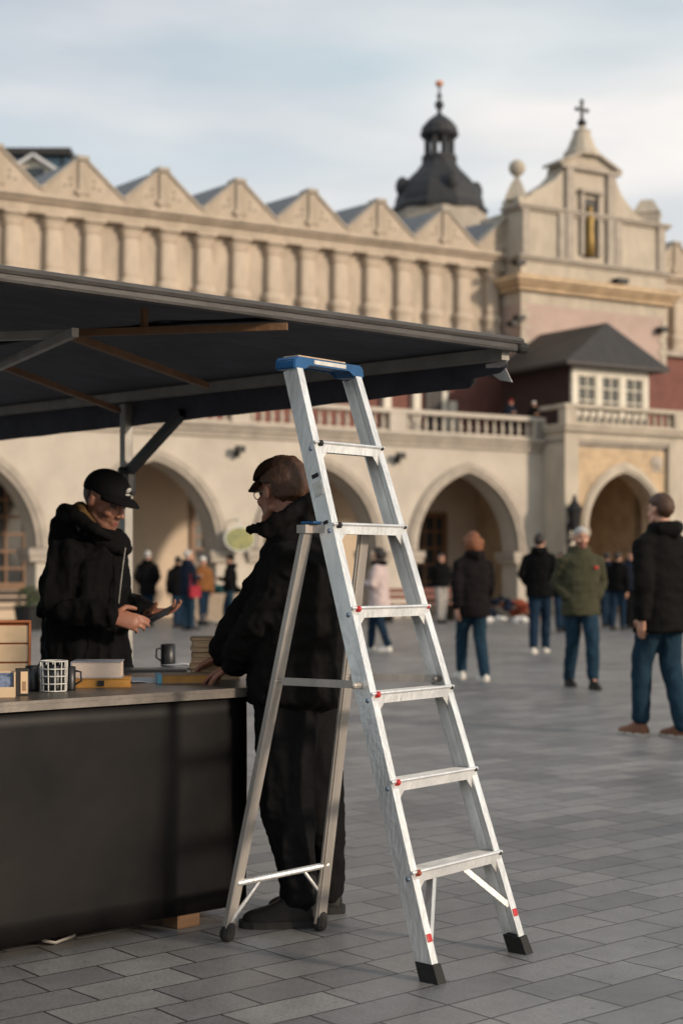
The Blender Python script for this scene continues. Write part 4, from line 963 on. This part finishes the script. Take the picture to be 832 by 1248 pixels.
# knee braces
z = ZS[0]; a, b_ = rail(-1, z), rail(1, z)
for s, rr_ in ((-1, a), (1, b_)):
    lo = rail(s, .13 if s < 0 else .17); bm = NB()
    of = .13 if s < 0 else .2; p_ = Vector((rr_.x - s*of, rr_.y+.004, z-.034)); q_ = Vector((lo.x - s*.03, lo.y+.004, lo.z-.01))
    beam(bm, p_, q_, .02, .003, (0, 1, 0)); beam(bm, p_+Vector((s*.009, .012, 0)), q_+Vector((s*.009, .012, 0)), .003, .022, (0, 1, 0))
    put('knee_brace', bm, M_alu, lad)
for i in (1, 2):
    z = ZS[i]; a = rail(-1, z); lo = rail(-1, z-.11); bm = NB(); beam(bm, (a.x+.065, a.y+.05, z-.03), (lo.x+.012, lo.y+.05, lo.z), .016, .003, (0, 1, 0)); put('knee_brace', bm, M_alu, lad)
# top cap
ta, tb = rail(-1, HT), rail(1, HT); cy0, cy1 = ta.y-.01, ta.y+.082
bm = NB(); xl, xr = ta.x-.012, tb.x+.012; zt = HT+.012
outl = [(xl-.004, HT-.032), (xl+.05, HT-.032), (xl+.052, HT-.026), (xl+.08, HT-.01), (xr-.08, HT-.01), (xr-.052, HT-.026), (xr-.05, HT-.032), (xr+.004, HT-.032), (xr+.002, zt-.014), (xr-.012, zt), (xl+.012, zt), (xl-.002, zt-.014)]
prism(bm, outl, cy0, cy1); bmesh.ops.bevel(bm, geom=list(bm.edges), offset=.004, segments=2, affect='EDGES'); put('top_cap', bm, M_blue, lad)
bm = NB(); box(bm, xl+.03, xr-.09, cy0+.01, cy1-.01, zt+.0005, zt+.006, None, .002); put('cap_tray', bm, mat('sun_bleached_wood', (.5, .36, .22), .6, 0, .3, 30), lad)
bm = NB(); box(bm, xl+.1, xr-.1, cy0-.0015, cy0+.001, HT-.008, HT+.006); put('cap_label', bm, M_label, lad)
# worn stickers on the left rail
ax, ou, dp = rail_frame(-1)
for z, h, wd, mm in ((1.47, .012, .02, M_rub), (1.63, .014, .03, M_rub), (1.585, .05, .04, M_label)):
    c = rail(-1, z) + ou*.0008; bm = NB(); vs_ = [bm.verts.new(c + dp*(DEP*.4 + sx*wd/2) + ax*sz*h/2 + ou*.0012*k) for k in (0, 1) for sx, sz in ((-1,-1),(1,-1),(1,1),(-1,1))]
    for f in ((0,3,2,1),(4,5,6,7),(0,1,5,4),(1,2,6,5),(2,3,7,6),(3,0,4,7)): bm.faces.new([vs_[i] for i in f])
    put('sticker', bm, mm, lad)
# rear frame
def LW(v): v = Vector(v) - FL; return Vector((v.dot(wv), v.dot(nv), v.z))
rt = {-1: Vector((.04, .575, 1.44)), 1: Vector((.345, .575, 1.44))}
rf = {-1: LW((-.400, 5.455, 0)), 1: LW((-.078, 5.62, 0))}
for s in (-1, 1):
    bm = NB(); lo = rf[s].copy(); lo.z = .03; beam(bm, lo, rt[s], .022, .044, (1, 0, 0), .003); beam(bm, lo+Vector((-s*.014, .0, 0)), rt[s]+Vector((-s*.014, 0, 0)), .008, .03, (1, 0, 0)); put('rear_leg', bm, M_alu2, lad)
    bm = NB(); d = (rt[s]-rf[s]).normalized(); tube(bm, [rf[s]+Vector((0, 0, .024)), rf[s]+Vector((0, 0, .024))+d*.03], [.027, .024], 12); put('rubber_foot', bm, M_rub, lad)
    z = .92; fr = rail(s, z) + Vector((0, DEP*.6, 0)); f = z/1.44; re = rf[s].lerp(rt[s], f)
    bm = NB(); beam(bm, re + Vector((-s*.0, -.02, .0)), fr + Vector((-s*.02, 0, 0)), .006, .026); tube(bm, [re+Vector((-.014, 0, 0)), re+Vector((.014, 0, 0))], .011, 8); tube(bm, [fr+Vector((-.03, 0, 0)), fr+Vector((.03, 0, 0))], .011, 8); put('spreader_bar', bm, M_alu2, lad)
bm = NB(); beam(bm, rt[-1]+Vector((-.03, 0, .0)), rt[1]+Vector((.05, 0, .0)), .04, .028); 
for s in (-1, 1): fr = rail(s, 1.44); beam(bm, (rt[s].x, rt[s].y+.02, 1.44), (fr.x - s*.015, fr.y+.03, 1.44), .02, .026)
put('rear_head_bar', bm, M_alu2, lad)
bm = NB(); box(bm, rt[-1].x-.01, rt[-1].x+.045, rt[-1].y-.04, rt[-1].y+.02, 1.457, 1.466, None, .003); put('blue_clip', bm, M_blue, lad)
f = .21/1.44; a, b_ = rf[-1].lerp(rt[-1], f), rf[1].lerp(rt[1], f*1.15)
bm = NB(); tube(bm, [a, b_], .0115, 12); put('rear_crossbar', bm, M_alu, lad, smooth=True)
for (e, s, t1, t2) in ((a, -1, .2, .07), (b_, 1, .18, .075)):
    p1 = a.lerp(b_, .25 if s < 0 else .72); p2 = rf[s].lerp(rt[s], t2/1.44 if s < 0 else .085); bm = NB(); tube(bm, [p1, p2], .007, 8); put('rear_strut', bm, M_alu, lad, smooth=True)

# ------------------------------------------------------------------ customer in front of the stall (faces left)
def hero_customer():
    loc = Vector((-.17, 5.8, 0)); root = thing('person', 'man in dark cap, glasses and black puffer jacket standing behind the ladder, hand on paperbacks', 'person', loc)
    YC = 5.88
    HM = headM(P(343, 601, 5.9), R(44), R(5), 0, 1.02)
    bm = NB(); add_head(bm, HM); Hc_ = HM @ Vector((0, -.03, -.06))
    tube(bm, [HM @ Vector((0, -.035, -.02)), P(352, 640, YC), P(356, 668, YC)], [.056, .058, .07], 14)
    loft(bm, [(P(362, 0, YC).x, YC, z, .1, .15, 0) for z in (.95, 1.1, 1.25)] + [(P(360, 0, YC).x, YC, 1.38, .09, .14, 0), (P(358, 0, YC).x, YC, 1.43, .05, .07, 0)], 16)
    shN, elN, wrN = P(356, 683, 5.70), P(318, 762, 5.76), P(283, 811, 5.92)
    shF, elF, wrF = P(350, 680, 5.98), P(300, 755, 6.02), P(268, 800, 6.15)
    for a, b_, c, sd in ((shN, elN, wrN, 1), (shF, elF, wrF, -1)):
        tube(bm, [P(360, 680, YC), a, b_, c], [.06, .055, .042, .028], 12)
        hand(bm, c, (c-b_) + Vector((-.12, .03, .02)), Vector((.1, .0, -1)), sd, (.25, .3, .3, .35), s=.98)
    hipN, knN, anN = P(350, 860, 5.80), P(350, 985, 5.76), Vector((-.14, 5.70, .1))
    hipF, knF, anF = P(372, 860, 5.99), P(386, 975, 5.96), Vector((-.055, 5.93, .1))
    for a, b_, c in ((hipN, knN, anN), (hipF, knF, anF)):
        tube(bm, [a, b_, c], [.08, .052, .036], 12); tube(bm, [c, c + Vector((-.12, 0, -.05))], [.036, .028], 8)
    body = fuse(bm, .0045, 5); skin_slots(body, HM, False, [M_skin2, M_beard, M_lip, M_eye]); put('body', body, [], root, loc, True)
    # trousers
    bm = NB()
    tube(bm, [hipN+Vector((0, 0, .03)), knN, P(362, 1060, 5.72), P(366, 1092, 5.705)], [.13, .098, .07, .07], 18)
    tube(bm, [hipF+Vector((0, 0, .03)), knF, P(399, 1055, 5.94), P(400, 1082, 5.93)], [.13, .1, .068, .066], 18)
    loft(bm, [(P(362, 0, YC).x, YC, z, rx, ry, 0) for z, rx, ry in ((.8, .14, .17), (.9, .16, .18), (1.0, .155, .18))], 20)
    me = fuse(bm, .008, 4); crumple(me, .02, 7, (1.5, 1.5, .45), 2); crumple(me, .006, 16, (1, 1, 1.5), 5); put('trousers', me, C_trs, root, loc, True)
    for hl in (Vector((-.078, 5.70, 0)), Vector((.006, 5.93, 0))):
        so = put('shoe', shoe_bm(hl+Vector((0, 0, .004)), (-1, -.06, 0), .285, .052, .125), M_shk, root, loc, True)
        so.modifiers.new('s', 'SUBSURF').render_levels = 1
        bm = NB(); tube(bm, [hl+Vector((-.06, 0, .09)), hl+Vector((-.058, 0, .16))], [.047, .05], 14); put('shoe_collar', bm, M_shk, so, loc, True)
        put('sole', sole_bm(hl, (-1, -.06, 0), .295, .054, .026), M_rub, so, loc)
    # jacket
    bm = NB()
    def sec(y, xl, xr, ry, Yc=YC): a, b_ = P(xl, y, Yc), P(xr, y, Yc); return ((a.x+b_.x)/2, Yc, a.z, (b_.x-a.x)/2, ry, 0)
    S_ = [sec(860, 314, 413, .19), sec(852, 300, 424, .225), sec(838, 300, 424, .23), sec(800, 307, 421, .225), sec(760, 309, 421, .23), sec(720, 311, 420, .235), sec(690, 316, 416, .235), sec(668, 322, 404, .19), sec(648, 326, 394, .125), sec(634, 328, 388, .1), sec(624, 332, 384, .085)]
    loft(bm, S_, 28, 2.4)
    for a, b_, c in ((shN, elN, wrN), (shF, elF, wrF)):
        tube(bm, [P(362, 684, YC), a, b_, b_.lerp(c, .5), c.lerp(b_, .1)], [.1, .098, .083, .074, .058], 18)
    # stand-up collar with its point on the left
    cp = [P(303, 645, 5.87), P(322, 648, 5.78), P(352, 628, 5.77), P(380, 612, 5.82), P(385, 610, 5.92), P(365, 620, 6.04), P(330, 640, 6.01), P(305, 647, 5.9)]
    tube(bm, cp, [.018, .03, .036, .04, .042, .036, .03, .018], 10)
    me = fuse(bm, .008, 4)
    me.update(); nr = [v.normal.copy() for v in me.vertices]
    for v, nn in zip(me.vertices, nr):                     # quilted baffles
        t = (v.co.z + .012*noise.noise(v.co*5)) / .095; d = abs(math.sin(math.pi*t))**.6 - .7; 
        v.co += nn*(.006*d if v.co.z < 1.42 else .002*d)
    crumple(me, .012, 9, (1, 1, 1.5), 3); crumple(me, .008, 22, (1, 1, .7), 8); jk = put('jacket', me, C_blk2, root, loc, True)
    # hair and cap
    put('hair', hair_bm(HM, .0, .02, low=-.085, seed=3, n=40), H_brown, root, loc, True)
    bm = NB(); bmesh.ops.create_uvsphere(bm, u_segments=32, v_segments=18, radius=1)
    for v in bm.verts:
        c = v.co.copy(); q = Vector((c.x*.09, c.y*.1+.014, max(c.z, .02 + max(0, .3-c.y)*.5)*.084+.054)); v.co = HM @ q
    cap = put('cap', bm, cloth('brown_cap', (.022, .011, .006)), root, loc, True)
    bm = NB(); n = 14; rows = []
    for k in range(2):
        for i in range(n+1):
            a = (i/n-.5)*math.pi*.95; r1 = 1+.0*k; 
        rows = []
    for j, (ra, dz_) in enumerate(((.0, .0), (.035, -.012), (.072, -.036))):
        row = []
        for i in range(n+1):
            a = (i/n-.5)*math.pi*.8; row.append(HM @ Vector(((.088)*math.sin(a), .1*math.cos(a)-.008 + ra*math.cos(a)**1.2 if math.cos(a) > 0 else 0, .062 + dz_ - .012*math.sin(a)**2)))
        rows.append([bm.verts.new(v) for v in row])
    for a, b_ in zip(rows, rows[1:]):
        for i in range(n): bm.faces.new((a[i], a[i+1], b_[i+1], b_[i]))
    o = put('brim', bm, MATS['brown_cap'], cap, loc, True); s_ = o.modifiers.new('t', 'SOLIDIFY'); s_.thickness = .005
    # glasses
    bm = NB()
    for s in (-1, 1):
        tube(bm, [HM @ Vector((s*.031 + .021*math.cos(a*math.pi/6), .096, .004 + .019*math.sin(a*math.pi/6))) for a in range(13)], .002, 6, up=HM.to_3x3() @ Vector((0, 1, 0)))
        tube(bm, [HM @ Vector((s*.052, .096, .008)), HM @ Vector((s*.074, .06, .008)), HM @ Vector((s*.081, -.005, .004))], .0022, 6)
    tube(bm, [HM @ Vector((-.01, .098, .008)), HM @ Vector((.01, .098, .008))], .002, 6); put('glasses', bm, mat('gold_wire', (.4, .28, .15), .3, .8), root, loc, True)
hero_customer()

# ------------------------------------------------------------------ vendor behind the counter (faces right)
def hero_vendor():
    YC = 7.08; loc = Vector((P(104, 0, YC).x, YC, 0)); root = thing('person', 'vendor in black baseball cap and black hooded coat looking down at a phone', 'person', loc)
    yaw = R(-100)
    HM = headM(P(129, 611, 7.03), R(-120), R(24), 0, 1.06)
    bm = NB(); add_head(bm, HM)
    tube(bm, [HM @ Vector((0, -.03, -.03)), P(118, 650, YC), P(108, 672, YC)], [.056, .06, .07], 14)
    loft(bm, [(P(103, 0, YC).x, YC, z, .11, .14, 0) for z in (.95, 1.1, 1.25)] + [(P(104, 0, YC).x, YC, 1.4, .09, .12, 0), (P(106, 0, YC).x, YC, 1.46, .05, .07, 0)], 16)
    shN, elN, wrN = P(78, 676, 6.90), P(66, 742, 6.86), P(137, 752, 6.78)
    shF, elF, wrF = P(130, 676, 7.22), P(145, 738, 7.2), P(179, 746, 7.0)
    for a, b_, c in ((shN, elN, wrN), (shF, elF, wrF)): tube(bm, [P(105, 676, YC), a, b_, c], [.06, .055, .042, .028], 12)
    hand(bm, wrN, (1, .12, -.22), (.1, .95, -.35), 1, (.42, .5, .58, .66), spread=.02, thumb=.6, s=1.05)
    hand(bm, wrF, (1, -.28, .0), (-.1, -.25, 1), 1, (.35, .4, .42, .5), thumb=.7, s=1.04)
    for s in (-1, 1):
        a, b_, c = Vector((loc.x, YC+s*.1, .93)), Vector((loc.x+.03, YC+s*.11, .5)), Vector((loc.x-.0, YC+s*.12, .09)); tube(bm, [a, b_, c, c+Vector((.12, 0, -.05))], [.08, .052, .036, .028], 12)
    body = fuse(bm, .0045, 5); skin_slots(body, HM, True, [M_skin2, M_beard, M_lip, M_eye]); put('body', body, [], root, loc, True)
    bm = NB()
    for s in (-1, 1): tube(bm, [(loc.x, YC+s*.1, .95), (loc.x+.03, YC+s*.11, .5), (loc.x, YC+s*.12, .12)], [.12, .085, .07], 14)
    put('trousers', crumple(fuse(bm, .012, 3), .01, 7), C_trs, root, loc, True)
    for s in (-1, 1):
        so = put('shoe', shoe_bm(Vector((loc.x-.06, YC+s*.12, .004)), (1, 0, 0)), M_shk, root, loc, True); put('sole', sole_bm(Vector((loc.x-.06, YC+s*.12, 0)), (1, 0, 0)), M_rub, so, loc)
    # coat
    bm = NB()
    def sec(y, xl, xr, ry, Yc=YC, tx=0): a, b_ = P(xl, y, Yc), P(xr, y, Yc); return ((a.x+b_.x)/2, Yc, a.z, (b_.x-a.x)/2, ry, 0)
    loft(bm, [sec(846, 50, 160, .22), sec(820, 50, 160, .22), sec(780, 53, 157, .205), sec(745, 56, 155, .21), sec(715, 58, 155, .22), sec(690, 62, 154, .21), sec(672, 72, 152, .18), sec(658, 88, 150, .12), sec(645, 99, 147, .09)], 28, 2.3)
    for a, b_, c in ((shN, elN, wrN), (shF, elF, wrF)):
        tube(bm, [P(105, 684, YC), a, b_, b_.lerp(c, .45), c.lerp(b_, .06)], [.095, .088, .08, .07, .052], 18)
    me = fuse(bm, .008, 4); crumple(me, .013, 8, (1, 1, 1.3), 4); crumple(me, .02, 9, (1.6, 1.6, .4), 14); crumple(me, .007, 24, (1, 1, .6), 9); jk = put('coat', me, C_blk, root, loc, True)
    # hood lying on the back of the neck
    bm = NB(); tube(bm, [P(134, 655, 6.93), P(118, 646, 6.90), P(92, 630, 6.93), P(80, 625, 7.06), P(92, 632, 7.2), P(125, 650, 7.22)], [.016, .028, .038, .045, .035, .02], 12)
    tube(bm, [P(98, 618, 7.06), P(82, 640, 7.06), P(84, 662, 7.06)], [.03, .065, .08], 12, flat=1.2)
    me = fuse(bm, .008, 3); crumple(me, .008, 14, (1, 1, 1), 1); put('hood', me, C_blk, root, loc, True)
    bm = NB(); tube(bm, [P(116, 640, 6.945), P(100, 625, 6.95), P(97, 618, 7.02)], [.015, .026, .028], 10); put('hood_lining', fuse(bm, .008, 2), C_bronze, root, loc, True)
    bm = NB(); c = P(132, 656, 7.03)
    for dz_, r, tt in ((-.005, .075, .028), (.02, .068, .022), (-.035, .08, .03)): tube(bm, [c + Vector((r*math.cos(a*math.pi/8), r*math.sin(a*math.pi/8), dz_ + .015*math.cos(a*math.pi/8)*-1)) for a in range(17)], tt, 10)
    put('scarf', crumple(fuse(bm, .008, 2), .006, 16, (1, 1, 2), 6), C_blk, root, loc, True)
    bm = NB(); pts = [P(153, 668, 6.93), P(150, 690, 6.90), P(147, 715, 6.89), P(145, 735, 6.89)]; tube(bm, pts, .0026, 6); put('zip', bm, M_pole, jk, loc)
    put('hair', hair_bm(HM, .0, .008, seed=9, n=30), H_brown, root, loc, True)
    bm = NB(); bmesh.ops.create_uvsphere(bm, u_segments=32, v_segments=18, radius=1)
    for v in bm.verts:
        c = v.co.copy(); q = Vector((c.x*.09, c.y*.112-.01, max(c.z, -.05 - max(0, -c.y)*.28)*.092+.045)); v.co = HM @ q
    cap = put('cap', bm, cloth('black_cap', (.009, .009, .01), .15), root, loc, True)
    bm = NB(); n = 16; rows = []
    for ra, dz_ in ((.0, .0), (.03, .002), (.055, -.004), (.075, -.016)):
        rows.append([bm.verts.new(HM @ Vector((.084*math.sin(a), .096*math.cos(a)-.006 + ra*max(0, math.cos(a))**.9, .05 + dz_ - .016*math.sin(a)**2))) for a in [(i/n-.5)*math.pi*.85 for i in range(n+1)]])
    for a, b_ in zip(rows, rows[1:]):
        for i in range(n): bm.faces.new((a[i], a[i+1], b_[i+1], b_[i]))
    o = put('brim', bm, MATS['black_cap'], cap, loc, True); s_ = o.modifiers.new('t', 'SOLIDIFY'); s_.thickness = .005
    bm = NB(); c = HM @ Vector((.03, .098, .085)); ell(bm, (0, 0, 0), (.014, .006, .014), HM @ Matrix.Translation((.0, .094, .088)) @ Matrix.Rotation(R(0), 4, 'Z') @ Matrix.Rotation(R(-15), 4, 'X'), 12)
    ell(bm, (0, .002, -.018), (.018, .005, .004), HM @ Matrix.Translation((.0, .096, .088)), 10); put('cap_emblem', bm, M_label, cap, loc)
    # phone
    a, b_ = P(176, 760, 6.9), P(211, 741, 6.92); ph = thing('phone', 'black smartphone held in both hands of the vendor', 'phone', (a+b_)/2)
    bm = NB(); d = (b_-a).normalized(); L_ = .138; c = Vector((0, 0, 0)); beam(bm, c-d*L_/2, c+d*L_/2, .066, .008, (0, .35, 1), .002); put('phone_body', bm, mat('phone_black', (.01, .01, .012), .25), ph)
hero_vendor()
